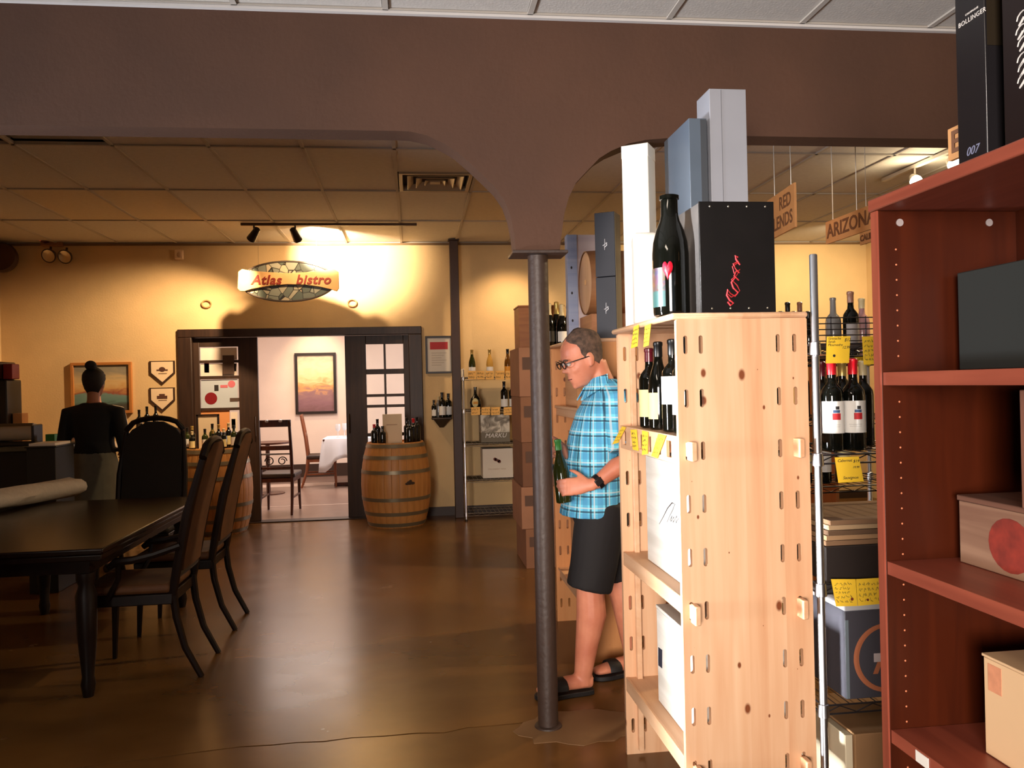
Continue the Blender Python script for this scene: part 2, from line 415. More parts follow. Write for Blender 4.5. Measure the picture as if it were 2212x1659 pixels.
# ---- suspended ceiling: T-bar grid and single tiles
TW, TD, TX = 0.62, 1.24, -0.09
cel = struct('ceiling', MB().box(XL-.1, XR+.1, YN-.1, YW+.15, CE+.06, CE+.16), M('plenum', (90,86,80), 0.9))
tilem = M('ceiling_tile', (196,190,182), 0.9, var=0.04, scale=26, bump=0.15, bscale=90)
tile2 = M('ceiling_tile_yellowed', (204,188,160), 0.9, var=0.04, scale=26, bump=0.15, bscale=90)
gridm = M('ceiling_grid', (178,170,160), 0.85)
tm = MB().box(0.008, TW-.008, 0.008, TD-.008, 0, 0.014).mesh('ceiling_tile')
tm.materials.append(tilem)
tm2 = tm.copy(); tm2.materials[0] = tile2
gm = MB(); rows = 5; gx = []
i0 = int(math.floor((XL - TX)/TW)); i1 = int(math.ceil((XR - TX)/TW))
for i in range(i0, i1+1): gm.box(TX+i*TW-.012, TX+i*TW+.012, YW-rows*TD, YW, CE-.002, CE+.02)
for k in range(rows+1): gm.box(XL, XR, YW-k*TD-.012, YW-k*TD+.012, CE-.002, CE+.02)
part(cel, 'grid', gm, gridm)
raised = {(-5, 3), (-4, 3)}; odd = {(-5, 1), (-4, 1), (1, 1), (1, 2)}
for k in range(rows):
    for i in range(i0, i1):
        x0, y0 = TX+i*TW, YW-(k+1)*TD
        if k == 2 and i in (0,) : continue       # the air vent takes this bay's corner
        if x0 < XL-.4 or x0+TW > XR+.4: continue
        if k > 4: continue
        o = bpy.data.objects.new('ceiling_tile', tm2 if (i, k) in odd else tm); COL.objects.link(o); o.parent = cel
        o.location = (x0, y0, CE+.006+(0.03 if (i, k) in raised else R.uniform(0, .003)))
# vent bay: a cut-down tile beside the vent
part(cel, 'ceiling_tile', MB().box(TX+.008, TX+TW-.008, YW-3*TD+.008, YW-3*TD+.62, CE+.006, CE+.02), tilem)
CN = 3.072
near = struct('ceiling', MB().box(XL-.1, XR+.1, YN-.1, 3.43, CN+.05, CN+.07), M('plenum'))
ng = MB()
for i in range(-7, 10): ng.box(-.077+i*.61-.012, -.077+i*.61+.012, YN, 3.43, CN-.002, CN+.02)
for k in range(7): ng.box(XL, XR, 3.43-k*1.22-.024, 3.43-k*1.22, CN-.002, CN+.02)
part(near, 'grid', ng, gridm)
tn = MB().box(.014, .596, .014, 1.184, 0, .014).mesh('ceiling_tile'); tn.materials.append(tilem)
for k in range(6):
    for i in range(-7, 9):
        o = bpy.data.objects.new('ceiling_tile', tn); COL.objects.link(o); o.parent = near; o.location = (-.077+i*.61, 3.43-(k+1)*1.22+.008, CN+.006)
struct('trim_1', MB().box(XL, XR, YW-.03, YW, CE-.025, CE-.003), M('wall_angle', (120,92,60), 0.6))

# ---- beam with curved brackets, carried by the round column
YBM = 3.5; BT = 0.135
path = [(-4.4, 2.594)]
for x, y in ((0,271),(400,276),(852,281),(885,284),(921.5,292),(959.5,310),(985,326),(1016,353),(1048,383),(1073,408),(1092,436),(1103.5,468),(1111,506),(1114.6,541),(1209.5,539),(1214,500),(1219,462),(1228.5,427),(1244,395),(1270,367),(1295,341.5),(1320,326),(1358,310),(1396,302),(1430,299.5)):
    p = AY(x, y, YBM-BT/2); path.append((p.x, p.z))
zb = sum(p[1] for p in path[1:4])/3
path = [(x, zb if i < 4 else z) for i, (x, z) in enumerate(path)]
path += [(1.25, zb), (5.6, zb)]
bm_ = MB().prism(path + [(5.6, CE), (-4.4, CE)], YBM-BT/2, YBM+BT/2, 'XZ')
beam = struct('trim_2', bm_, beamm); beam.name = 'beam'
part(beam, 'ledge_strip', MB().box(-4.4, 5.6, YBM-BT/2-.022, YBM-BT/2, CN-.014, CN-.003), M('ledge_white', (205,200,196), 0.7))
colm = M('column_paint', (58,42,34), 0.5, var=0.06, scale=12, bump=0.2, bscale=40)
cx = AY(1157.5, 560, YBM).x
pz = AY(1115, 541, YBM-BT/2).z
t = thing('column', 'round grey-brown steel column carrying the arched beam in mid-room', 'column', (cx+.008, YBM, 0))
part(t, 'shaft', MB().tube([(0,0,0),(0,0,pz-.012)], 0.0445, 28), colm)
part(t, 'cap_plate', MB().box(-.12, .12, -.085, .085, pz-.014, pz), colm, bevel=.003)
part(t, 'base_plate', MB().lathe([(0,0),(.062,0),(.058,.008),(.047,.012),(0,.012)], 24), colm)
# dark square post before the back wall
p = AY(995, 1118, 9.2)
px_ = (AY(972,517,9.2).x + AY(990,517,9.2).x)/2
t = thing('post', 'dark brown square post from floor to ceiling beside the framed notice', 'post', (p.x-.01, 9.2, 0))
part(t, 'shaft', MB().box(-.05, .05, -.05, .05, 0, CE-.012), M('post_brown', (62,38,26), 0.5, var=.1), bevel=.006)
part(t, 'collar', MB().box(-.062, .062, -.062, .062, CE-.012, CE-.001), M('post_brown'))

# ================================================================== SHARED KINDS: bottles, price tags, boxes
glassd = M('glass_dark', (9,10,7), 0.06, spec=0.6)
glassg = M('glass_green', (40,46,14), 0.08, spec=0.6)
glassa = M('glass_amber', (92,56,14), 0.08, spec=0.6)
glassc = M('glass_straw', (196,150,70), 0.08, spec=0.6)
capb, capr, capg, capw = M('foil_black', (16,14,14), 0.35), M('foil_red', (196,22,34), 0.3), M('foil_green', (70,150,66), 0.35), M('foil_cream', (216,196,150), 0.35)
capgold, cappk = M('foil_gold', (190,160,90), 0.3, 0.5), M('foil_copper', (150,104,80), 0.35)
paperw, papery, paperc = M('label_white', (232,228,220), 0.6), M('label_cream', (226,210,150), 0.6), M('label_ochre', (206,140,40), 0.6)
ink, inkr = M('ink_dark', (40,34,34), 0.7), M('ink_red', (186,34,40), 0.6)
_bm = {}
def cached(key, fn):
    if key not in _bm: _bm[key] = fn()
    return _bm[key]
def prof_bottle(style, h, r):
    if style == 'bordeaux':
        p = [(0,.006),(r*.75,0),(r*.97,.004),(r,.012),(r,h*.60),(r*.93,h*.655),(r*.66,h*.705),(r*.42,h*.74),(r*.385,h*.80),(r*.37,h*.955),(r*.42,h*.957),(r*.42,h*.99),(r*.34,h),(0,h)]
    elif style == 'burgundy':
        p = [(0,.006),(r*.75,0),(r*.97,.004),(r,.012),(r,h*.46),(r*.93,h*.55),(r*.70,h*.66),(r*.46,h*.75),(r*.38,h*.82),(r*.36,h*.955),(r*.42,h*.957),(r*.42,h*.99),(r*.34,h),(0,h)]
    else:  # champagne
        p = [(0,.006),(r*.75,0),(r*.97,.004),(r,.012),(r,h*.45),(r*.92,h*.56),(r*.66,h*.68),(r*.42,h*.78),(r*.36,h*.90),(r*.36,h*.93),(r*.44,h*.94),(r*.42,h*.985),(r*.25,h),(0,h)]
    return p
def arc_strip(r, z0, z1, a0, a1, n=10):
    mb = MB(); rr = r + .0008
    for i in range(n+1):
        a = a0 + (a1-a0)*i/n; mb.v += [(rr*math.cos(a), rr*math.sin(a), z0), (rr*math.cos(a), rr*math.sin(a), z1), ((rr-.0006)*math.cos(a), (rr-.0006)*math.sin(a), z1), ((rr-.0006)*math.cos(a), (rr-.0006)*math.sin(a), z0)]
    for i in range(n):
        k = i*4
        for j in range(4): q = (j+1) % 4; mb.f.append((k+j, k+q, k+4+q, k+4+j))
    mb.f += [(0,1,2,3), (n*4+3, n*4+2, n*4+1, n*4)]
    return mb
def bottle(label, loc, h=.30, r=.038, style='bordeaux', glass=None, cap=None, lab=None, lz=(.22,.52), face=-PI/2, arc=2.0, group=None, marks=(), name='wine_bottle', n=20, cat='bottle', tilt=None):
    """marks: (angle offset from label centre, half angle, z0, z1, material) printed on the label"""
    glass = glass or glassd
    t = thing(name, label, cat, loc, 0, group)
    if tilt is not None: t.rotation_euler = tilt
    me = cached(('g', style, h, r, glass.name, n), lambda: MB().lathe(prof_bottle(style, h, r), n).mesh('glass', 40))
    put('glass', me, glass, t)
    if cap is not None:
        nr = r*.385
        z0 = h*(.83 if style != 'champagne' else .70)
        pr = [(nr+.0012, z0), (nr+.001, h*.95), (r*.43+.001, h*.957), (r*.43+.001, h*.992), (r*.34, h+.001), (0, h+.001)] if style != 'champagne' else [(r*.60, z0), (r*.44, h*.78), (r*.40, h*.90), (r*.46, h*.94), (r*.44, h*.99), (r*.27, h+.002), (0, h+.002)]
        put('capsule', cached(('c', style, h, r, cap.name, n), lambda: MB().lathe(pr, n).mesh('capsule', 40)), cap, t)
    if lab is not None:
        put('label', cached(('l', h, r, lab.name, lz, round(face,3), arc), lambda: arc_strip(r, h*lz[0], h*lz[1], face-arc/2, face+arc/2).mesh('label', 40)), lab, t)
        for da, ha, z0, z1, mt in marks:
            put('print', cached(('m', h, r, mt.name, da, ha, z0, z1, round(face,3)), lambda: arc_strip(r+.0006, h*z0, h*z1, face+da-ha, face+da+ha, 5).mesh('print', 40)), mt, t)
    return t
tagm = M('tag_yellow', (250,204,50), 0.6, var=.03, scale=20)
tago = M('tag_orange', (246,186,92), 0.6)
def scrawl(parent, name, c, xd, yd, w, h, rows, mat, seed, off, lw=.0011, world=True):
    """rows of handwriting as joined thin strokes lying on a plane; c = centre of the written area"""
    rr = random.Random(seed); x = Vector(xd).normalized(); y = Vector(yd).normalized(); nrm = x.cross(y); mb = MB(); c = Vector(c) + nrm*off
    for i in range(rows):
        yy = h/2 - h*(i+.5)/rows; lh = h/rows*.42; xs = -w/2; e = w/2 - w*rr.random()*.35
        while xs < e:
            pts = []
            for k in range(rr.randint(5, 9)):
                pts.append(c + x*xs + y*(yy + lh*rr.uniform(-1, 1)*(1.3 if k == 0 else .8))); xs += w*.018 + w*.01*rr.random()
            mb.tube(pts, lw, 4, ref=nrm, caps=False)
            xs += w*.05
    if world and parent is not None: return part(parent, name, mb, mat, True, smooth=0, stuff=False)
    return part(parent, name, mb, mat, False, smooth=0)
def tag(label, tl, tr, bl, br, group, mat=None, rows=3, seed=1, name='price_tag', writing=True, toward=(0,-1,0), lw=.0011):
    """a paper price tag with its corners in the room; 1.2 mm card hung in front of a shelf edge"""
    P = [Vector(p) for p in (bl, br, tr, tl)]; n = (P[1]-P[0]).cross(P[3]-P[0]).normalized()
    if n.dot(Vector(toward)) < 0: n = -n
    mb = MB(); q = [p + n*.0004 for p in P] + [p - n*.0008 for p in P]
    mb.add(q, [(0,1,2,3),(7,6,5,4),(0,4,5,1),(1,5,6,2),(2,6,7,3),(3,7,4,0)])
    c = (P[0]+P[1]+P[2]+P[3])/4
    t = thing(name, label, 'tag', tuple((P[2]+P[3])/2), 0, group)
    part(t, 'card', mb, mat or tagm, True, smooth=0)
    if writing:
        x = ((P[1]-P[0])+(P[2]-P[3])); y = ((P[3]-P[0])+(P[2]-P[1])); w = x.length/2; h = y.length/2
        if x.normalized().cross(y.normalized()).dot(n) < 0: x = -x
        scrawl(t, 'handwriting', c, x, y, w*.84, h*.8, rows, ink, seed, .0008, lw)
    return t
def carton(name, label, cat, x0, x1, y0, y1, z0, z1, mat, group=None, lid=True, lidmat=None, bevel=.002):
    t = thing(name, label, cat, ((x0+x1)/2, (y0+y1)/2, z0), 0, group)
    if lid: part(t, 'body', MB().box(x0,x1,y0,y1,z0,z1-.0), mat, True, bevel=bevel)
    return t

# ================================================================== PINE SHELF, near (panel with slots towards us)
pine = pine_mat('pine'); piney = pine_mat('pine_rail', ax='Y', cross='X', knots=False); pinex = pine_mat('pine_shelf', ax='Y', cross='X', knots=False)
pined = pine_mat('pine_old', (206,146,92), (188,122,70), (96,46,22))
PX0, PX1, PY0, PY1, PZ = .822, 1.252, 2.45, 3.20, 1.71
rowsz = [1.61, 1.442, 1.277, 1.111, .943, .776, .609, .445, .28, .115]
def pine_panel(parent, y, x0, x1, top, mat, th=.02, slots=True):
    w = x1-x0; holes = []
    for zz in rowsz:
        for sx in (.028, .078, w-.098, w-.043): holes.append(slot(sx, zz, .0135, .058))
    ou = [(0,0),(w,0),(w,top-.004),(w-.004,top),(.004,top),(0,top-.004)]
    me = plate(ou, holes if slots else [], th)
    mesh_xf(me, Matrix.Translation((x0, y+th, 0)) @ Matrix.Rotation(PI/2, 4, 'X'))
    me.transform(Matrix.Translation(-Vector(parent.location))); return put('side_panel', me, mat, parent)
def pine_unit(label, x0, x1, y0, y1, top, shelves, mat, near=True, rail_holes=True):
    t = thing('pine_shelf_unit', label, 'shelf', ((x0+x1)/2, (y0+y1)/2, 0))
    pine_panel(t, y0, x0, x1, top-.02, mat); pine_panel(t, y1-.02, x0, x1, top-.02, mat)
    # top board with a rounded overhang
    part(t, 'top_board', MB().box(x0-.018, x1+.004, y0-.006, y1+.012, top-.02, top), piney, True, bevel=.009)
    for z in shelves:
        s_ = part(t, 'shelf', MB().box(x0+.012, x1-.012, y0+.0205, y1-.0205, z-.016, z), pinex, True, bevel=.002)
        for nm, xa in (('front_rail', x0+.022), ('back_rail', x1-.052)):
            rl = MB().box(xa, xa+.012, y0-.035, y1+.03, z-.062, z-.017)
            part(t, nm, rl, piney, True, bevel=.002)
            pg = MB()
            for ye, d in ((y0-.035, -1), (y1+.03, 1)): pg.box(xa-.006, xa+.018, ye-.001 if d < 0 else ye-.011, ye+.011 if d < 0 else ye+.001, z-.066, z-.013)
    # notched strip under the first shelf
    return t
shelfz = [1.322, .815, .31]
pu = pine_unit('tall pine shelf unit with rows of slots in its near side panel', PX0, PX1, PY0, PY1, PZ, shelfz, pine)
nm = MB(); z = shelfz[0]
nm.box(PX0+.002, PX0+.012, PY0+.021, PY1-.021, z-.018, z+.001).box(PX0+.002, PX0+.012, PY0+.021, PY1-.021, z-.088, z-.072)
yy = PY0+.021
while yy < PY1-.05:
    nm.box(PX0+.002, PX0+.012, yy, yy+.062, z-.072, z-.018); yy += .112
part(pu, 'notched_strip', nm, piney, True)
for z in shelfz[1:]:
    part(pu, 'lip', MB().box(PX0+.002, PX0+.014, PY0+.021, PY1-.021, z-.052, z+.002), piney, True, bevel=.002)
# block ends of the rails, proud of the panel
for z in shelfz + []:
    for xa in (PX0+.028, PX1-.052):
        if xa > 1 and False: continue
        part(pu, 'peg', MB().box(xa-.004, xa+.016, PY0-.045, PY0-.001, z-.074, z-.014), piney, True, bevel=.004)
# the far edge of the unit shows a second upright
part(pu, 'corner_post', MB().box(PX0+.045, PX0+.066, PY1-.045, PY1-.021, .02, PZ-.022), piney, True, bevel=.002)

# bottles standing on its top shelf, labels to the left
zs = shelfz[0]+.001
bl = [(2.98, .040, 'bordeaux', papery, 'burgundy foil', (.14,.48)), (2.865,.0385,'burgundy', papery, None, (.12,.42)), (2.70,.0395,'bordeaux', paperw, None, (.30,.60)), (2.585,.0395,'bordeaux', paperw, None, (.20,.60))]
lbl = ['dark bottle with cream label, farthest on the top shelf of the near pine unit', 'slope-shouldered bottle with cream label, second from the far end of the pine shelf',
       'dark bottle with white label, second nearest on the top shelf of the pine unit', 'bottle with broad white label right behind the slotted pine panel']
wine = M('foil_wine', (92,16,30), .3)
for i, (y, r, st, lb, cf, lz) in enumerate(bl):
    bottle(lbl[i], (PX0+.068, y, zs), .318 if i != 0 else .30, r, st, glassd, wine if i == 0 else capb, lb, lz, PI, 2.3, 'bottles on the top shelf of the near pine unit')
for i, (y, x) in enumerate([(2.93,.17),(2.80,.17),(2.64,.17),(2.56,.29),(2.86,.29)]):
    bottle(['dark bottle in the second row of the pine shelf, farthest of three', 'dark bottle in the second row of the pine shelf, middle of three', 'dark bottle in the second row of the pine shelf, nearest of three',
            'dark bottle in the rear row of the pine shelf, near the slotted panel', 'dark bottle in the rear row of the pine shelf, towards the man'][i], (PX0+x, y, zs), .31, .0385, 'bordeaux', glassd, capb, None, group='bottles on the top shelf of the near pine unit')
# price tags hanging from the top board and the shelf edge
def px_tag(label, quad, X, group, seed, rows=4, mat=None):
    q = [AX(x, y, X) for x, y in quad]; return tag(label, q[0], q[1], q[3], q[2], group, mat, rows, seed, toward=(-1,0,0), lw=.00035)
G = 'yellow price tags on the near pine unit'
px_tag('narrow yellow tag under the pine top board, left of two', ((1369,706),(1380,701),(1377,748),(1363,753)), PX0-.0195, G, 3)
px_tag('narrow yellow tag under the pine top board, right of two', ((1393,704),(1406,699),(1401,746),(1390,750)), PX0-.0195, G, 4)
px_tag('yellow tag sticking out at the far end of the pine shelf by the man', ((1344,921),(1352,923),(1335,957),(1322,960)), PX0-.002, G, 5)
px_tag('yellow tag on the notched strip, second from the far end', ((1362,928),(1375,928),(1379,974),(1367,971)), PX0-.001, G, 6)
px_tag('yellow tag on the notched strip, hanging straight, third from the far end', ((1387,930),(1400,933),(1399,980),(1387,983)), PX0-.001, G, 7)
px_tag('yellow tag on the notched strip, tilted, nearest the slotted panel', ((1422,937),(1439,941),(1420,990),(1407,985)), PX0-.001, G, 8)
# two white-washed crates on the lower shelves
crw = wood_mat('crate_white', (206,198,186), (230,224,214), 'Y', .6, 22)
t = carton('wine_crate', 'white-washed wooden crate with script lettering on the middle pine shelf', 'crate', PX0+.058, PX1-.07, 2.52, 3.02, .816, 1.215, crw, 'crates in the near pine unit')
part(t, 'lid', MB().box(PX0+.056, PX1-.068, 2.518, 3.022, 1.216, 1.230), crw, True, bevel=.002)
# handwritten flourish burnt on the crate
xx = PX0+.0575; pts = [AX(x, y, xx) for x, y in ((1424,1132),(1432,1118),(1442,1098),(1452,1086),(1458,1089),(1453,1102),(1446,1116),(1441,1128))]
part(t, 'script', MB().tube(pts, [.0008,.0012,.0018,.002,.0018,.0014,.001,.0008], 6, ref=(1,0,0)), ink, True)
pts = [AX(x, y, xx) for x, y in ((1447,1124),(1452,1114),(1449,1127),(1456,1116),(1454,1129),(1462,1114),(1460,1130),(1470,1112))]
part(t, 'script', MB().tube(pts, .001, 6, ref=(1,0,0)), ink, True)
t = carton('wine_crate', 'white crate with a dark blue mark on the lowest visible pine shelf', 'crate', PX0+.06, PX1-.07, 2.50, 2.93, .311, .655, crw, 'crates in the near pine unit')
part(t, 'lid', MB().box(PX0+.058, PX1-.068, 2.498, 2.932, .656, .668), crw, True, bevel=.002)
q = [AX(x, y, PX0+.059) for x, y in ((1422,1398),(1430,1404),(1430,1444),(1422,1437))]
part(t, 'stamp', MB().add(q + [Vector(p)+Vector((.002,0,0)) for p in q], [(0,1,2,3),(7,6,5,4),(0,4,5,1),(1,5,6,2),(2,6,7,3),(3,7,4,0)]), M('stamp_blue', (28,34,54), .6), True)

# ---------------- things on top of the near pine unit
zt = PZ+.001
p0 = AY(1425, 690, 2.62)
bigc = Vector((.858, 2.60, zt))
t = thing('magnum_bottle', 'oversized black wine bottle with a red heart on its label', 'bottle', bigc)
rb = .0600
part(t, 'glass', MB().lathe([(0,.01),(rb*.7,0),(rb*.96,.004),(rb,.014),(rb*1.0,.205),(rb*.94,.245),(rb*.76,.285),(rb*.55,.315),(rb*.475,.335),(rb*.465,.385),(rb*.54,.387),(rb*.54,.399),(rb*.44,.402),(0,.402)], 32), glassd, smooth=40)
m_, nt, b, oc, xyz = newmat('label_collage', .35)
vo = nt.nodes.new('ShaderNodeTexVoronoi'); vo.inputs['Scale'].default_value = 70; nt.links.new(oc, vo.inputs['Vector'])
colr = mix(nt, .5, mix(nt, 1.0, vo.outputs['Color'], (.16,.11,.11), 'MULTIPLY'), lin((74,60,56)))
hi = math_(nt, 'GREATER_THAN', xyz[2], .082)
nt.links.new(mix(nt, hi, lin((50,86,84)), colr), b.inputs['Base Color'])
part(t, 'label', arc_strip(rb, .03, .158, PI*.86, PI*1.30, 14), m_, smooth=40)
# red heart patch wrapping round the bottle beside the label
hm = MB(); hp = []
for i in range(24):
    a = 2*PI*i/24; hx = 16*math.sin(a)**3/17; hy = (13*math.cos(a)-5*math.cos(2*a)-2*math.cos(3*a)-math.cos(4*a))/17
    hp.append((PI*1.345 + .30*hx, .150 + .036*hy))
ca = PI*1.345
hm.v = [((rb+.0012)*math.cos(a), (rb+.0012)*math.sin(a), z) for a, z in hp] + [((rb+.0012)*math.cos(ca), (rb+.0012)*math.sin(ca), .150)]
hm.f = [(i, (i+1) % 24, 24) for i in range(24)]
ho = part(t, 'heart', hm, M('heart_red', (232,24,52), .45)); sm = ho.modifiers.new('s', 'SOLIDIFY'); sm.thickness = .0006
# black crate with tacks and red script
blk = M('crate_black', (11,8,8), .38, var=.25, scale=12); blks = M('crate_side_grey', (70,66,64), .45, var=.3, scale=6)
bx0, bx1, by0, by1 = .921, 1.172, 2.495, 2.70; bz1 = 2.068
t = thing('black_crate', 'black painted wooden box with red script, standing on the pine unit', 'box', ((bx0+bx1)/2, (by0+by1)/2, zt))
part(t, 'body', MB().box(bx0+.004, bx1-.004, by0+.008, by1, zt, bz1), blk, True, bevel=.002)
part(t, 'front_panel', MB().box(bx0, bx1, by0, by0+.0078, zt, bz1+.002), blk, True, bevel=.0015)
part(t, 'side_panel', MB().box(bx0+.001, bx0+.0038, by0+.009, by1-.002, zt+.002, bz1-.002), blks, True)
tk = M('tack', (190,180,160), .3, .7)
for zz in (zt+.016, bz1-.014):
    for k in range(4): part(t, 'tack', MB().ell((bx0+.036+k*.062, by0-.0003, zz), (.003,.0015,.003), 8, 5), tk, True)
rp = []
rr = random.Random(5)
q = [(1572,652),(1578,660),(1584,655),(1576,648),(1570,638),(1572,626),(1578,634),(1588,640),(1594,632),(1584,622),(1580,610),(1588,600),(1596,606),(1586,596),(1590,586),(1597,590),(1588,580),(1584,570),(1592,566),(1598,572),(1590,560),(1588,552),(1594,556)]
part(t, 'script', MB().tube([AY(x, y, by0-.001) for x, y in q], [.0018+.0014*rr.random() for _ in q], 6, ref=(0,1,0)), inkr, True)
q = [(1571,634),(1580,642),(1590,636),(1598,628),(1592,616),(1580,604),(1592,594),(1598,582),(1586,590),(1582,576),(1596,566)]
part(t, 'script', MB().tube([AY(x, y, by0-.001) for x, y in q], [.0012+.001*rr.random() for _ in q], 6, ref=(0,1,0)), inkr, True)
# light wooden crate with a hand slot, behind the big bottle
cr0 = (.965, 1.215, 2.715, 3.06, zt, 2.03)
t = thing('wooden_crate', 'light wooden crate with a hand slot, between the big bottle and the black box', 'crate', ((cr0[0]+cr0[1])/2, (cr0[2]+cr0[3])/2, zt))
me = plate([(0,0),(cr0[3]-cr0[2],0),(cr0[3]-cr0[2],cr0[5]-zt),(0,cr0[5]-zt)], [slot(.06,.165,.016,.075)], .012)
mesh_xf(me, Matrix.Translation((cr0[0]+.0, cr0[3], zt)) @ Matrix(((0,0,1,0),(-1,0,0,0),(0,1,0,0),(0,0,0,1))))
put_world(t, 'side_panel', me, pined)
part(t, 'body', MB().box(cr0[0]+.0125, cr0[1], cr0[2], cr0[3], zt, cr0[5]), wood_mat('crate_inner', (70,46,30), (96,64,42), 'Z'), True, bevel=.002)
# tall gift boxes standing on the crate
lg = M('box_grey', (146,148,156), .5, var=.04, scale=5); bg = M('box_blue_grey', (86,98,112), .42, var=.06, scale=5); bgd = M('box_slate', (62,66,72), .5)
wh = M('box_white', (232,226,214), .5)
zc = cr0[5]+.001
a = AY(1532,200,2.80).x; b_ = AY(1611,185,2.80).x; zt2 = AY(1570,192,2.80).z
t = thing('tall_box', 'tall light grey gift box with a seam, rising highest above the black crate', 'box', ((a+b_)/2, 2.86, zc))
part(t, 'body', MB().box(a, b_, 2.80, 2.93, zc, zt2), lg, True, bevel=.002)
part(t, 'seam', MB().box(a+.043, a+.0445, 2.7992, 2.802, zc+.002, zt2-.004), M('seam_dark', (80,80,84), .6), True)
a1 = 1.003; z2 = AY(1489,255,2.80).z
t = thing('tall_box', 'blue-grey gift box standing left of the tallest grey box', 'box', (a1+.04, 2.93, zc))
part(t, 'body', MB().box(a1, a-.012, 2.80, 3.085, zc, z2), bg, True, bevel=.002)
part(t, 'edge_strip', MB().box(a1+.042, a-.014, 2.7985, 2.80, zc+.002, z2-.004), bgd, True)
def rot_box(name, label, c, w, d, h, rz, mat, bevel=.003, cat='box', group=None):
    t = thing(name, label, cat, c, rz, group); part(t, 'body', MB().box(-w/2, w/2, -d/2, d/2, 0, h), mat, bevel=bevel); return t
t = rot_box('tall_box', 'tall white box at the far corner of the pine unit top', (.902, 3.10, zt), .105, .105, .705, math.radians(-32), wh)
part(t, 'lid', MB().box(-.0535, .0535, -.0535, .0535, .655, .7065), wh, bevel=.002)
t = rot_box('white_box', 'lower white box with rounded edges behind the big bottle', (.868, 2.935, zt), .085, .13, .33, math.radians(-12), wh, .012)
part(t, 'lid', MB().box(-.0435, .0435, -.066, .066, .285, .332), wh, bevel=.012)

# ================================================================== CHROME WIRE RACKS
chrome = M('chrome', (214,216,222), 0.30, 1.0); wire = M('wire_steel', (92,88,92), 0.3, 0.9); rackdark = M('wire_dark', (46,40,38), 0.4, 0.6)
def wire_shelf(t, x0, x1, y0, y1, z, mat, pitch=.045):
    s_ = MB(); r = .0032
    for ya in (y0, y1):
        s_.tube([(x0,ya,z),(x1,ya,z)], r, 6); s_.tube([(x0,ya,z-.028),(x1,ya,z-.028)], r, 6)
        n = int((x1-x0)/.055); zz = []
        for i in range(n+1): zz.append((x0+(x1-x0)*i/n, ya, z-.003 if i % 2 else z-.025))
        s_.tube(zz, .002, 5)
    for xa in (x0, x1):
        s_.tube([(xa,y0,z),(xa,y1,z)], r, 6); s_.tube([(xa,y0,z-.028),(xa,y1,z-.028)], r, 6)
    sh = part(t, 'wire_shelf', s_, mat, True)
    d = MB(); n = int((x1-x0)/pitch)
    for i in range(1, n): d.tube([(x0+(x1-x0)*i/n, y0, z+.001), (x0+(x1-x0)*i/n, y1, z+.001)], .0018, 5, caps=False)
    o = put('deck_wires', d.mesh('deck_wires', 35, Vector(t.location)), mat, t); o['kind'] = 'stuff'
def wire_rack(label, x0, x1, y0, y1, zs, top, mat, postmat, name='wire_rack', posts=4):
    t = thing(name, label, 'rack', ((x0+x1)/2, (y0+y1)/2, 0))
    for xa in (x0, x1):
        for ya in (y0, y1):
            pm = MB().lathe([(0,.02),(.0125,.02)] + [(.0125,top-.003),(.010,top),(0,top)], 32, (xa, ya, 0))
            part(t, 'post', pm, postmat, True, smooth=40)
            part(t, 'foot', MB().lathe([(0,0),(.016,0),(.016,.012),(.009,.02),(0,.02)], 10, (xa,ya,0)), rackdark, True)
            for z in zs: part(t, 'collar', MB().lathe([(.0128,z-.036),(.019,z-.033),(.0165,z+.006),(.0128,z+.008)], 12, (xa,ya,0)), postmat, True)
    for z in zs: wire_shelf(t, x0, x1, y0, y1, z, mat)
    return t
RX0, RX1, RY0, RY1 = 1.279, 2.45, 2.45, 2.90
rz = [.449, .834, 1.250, 1.604]
rk = wire_rack('chrome wire rack whose front post stands right of the pine panel', RX0, RX1, RY0, RY1, [.07]+rz, 1.892, wire, chrome)
fe = MB()
for k in range(5): fe.tube([(RX0,RY1,1.635+k*.022),(RX1,RY1,1.635+k*.022)], .0022, 6)
for k in range(9): fe.tube([(RX0+.02+k*.14,RY1,1.60),(RX0+.02+k*.14,RY1,1.728)], .0022, 6)
part(rk, 'back_ledge', fe, wire, True)
# red-capped bottles
marks = ((.12,.36,.345,.415,inkr),(.12,.30,.420,.450,M('print_blue',(60,84,120),.6)),(.20,.16,.455,.49,ink),(-.1,.55,.29,.293,M('print_grey',(170,166,160),.6)),(-.1,.5,.27,.273,M('print_grey')))
for i, px in enumerate((1798, 1844)):
    x = AY(px, 900, 2.535).x
    bottle(('red-capped bottle with white label, next to the chrome post', 'red-capped bottle with white label, beside the reddish bookcase')[i], (x, 2.535, 1.253), .305, .037, 'bordeaux', glassd, capr, paperw, (.20,.545), -PI/2-.25, 2.5, 'red-capped bottles on the chrome rack', marks)
cg = [capgold, wine, capb, capw]
for i, (px, c) in enumerate(((1776,1),(1821,0),(1866,3))):
    x = AY(px, 900, 2.68).x
    bottle(('dark bottle in the back row behind the chrome post', 'gold-capped dark bottle in the back row between the two red-capped ones', 'cream-capped dark bottle in the back row by the right red-capped one', 'black-capped bottle in the back row nearest the reddish bookcase')[i],
           (x, 2.68+.0*i, 1.253), .30, .034, 'bordeaux', glassd, cg[c], None, group='back row bottles on the chrome rack')
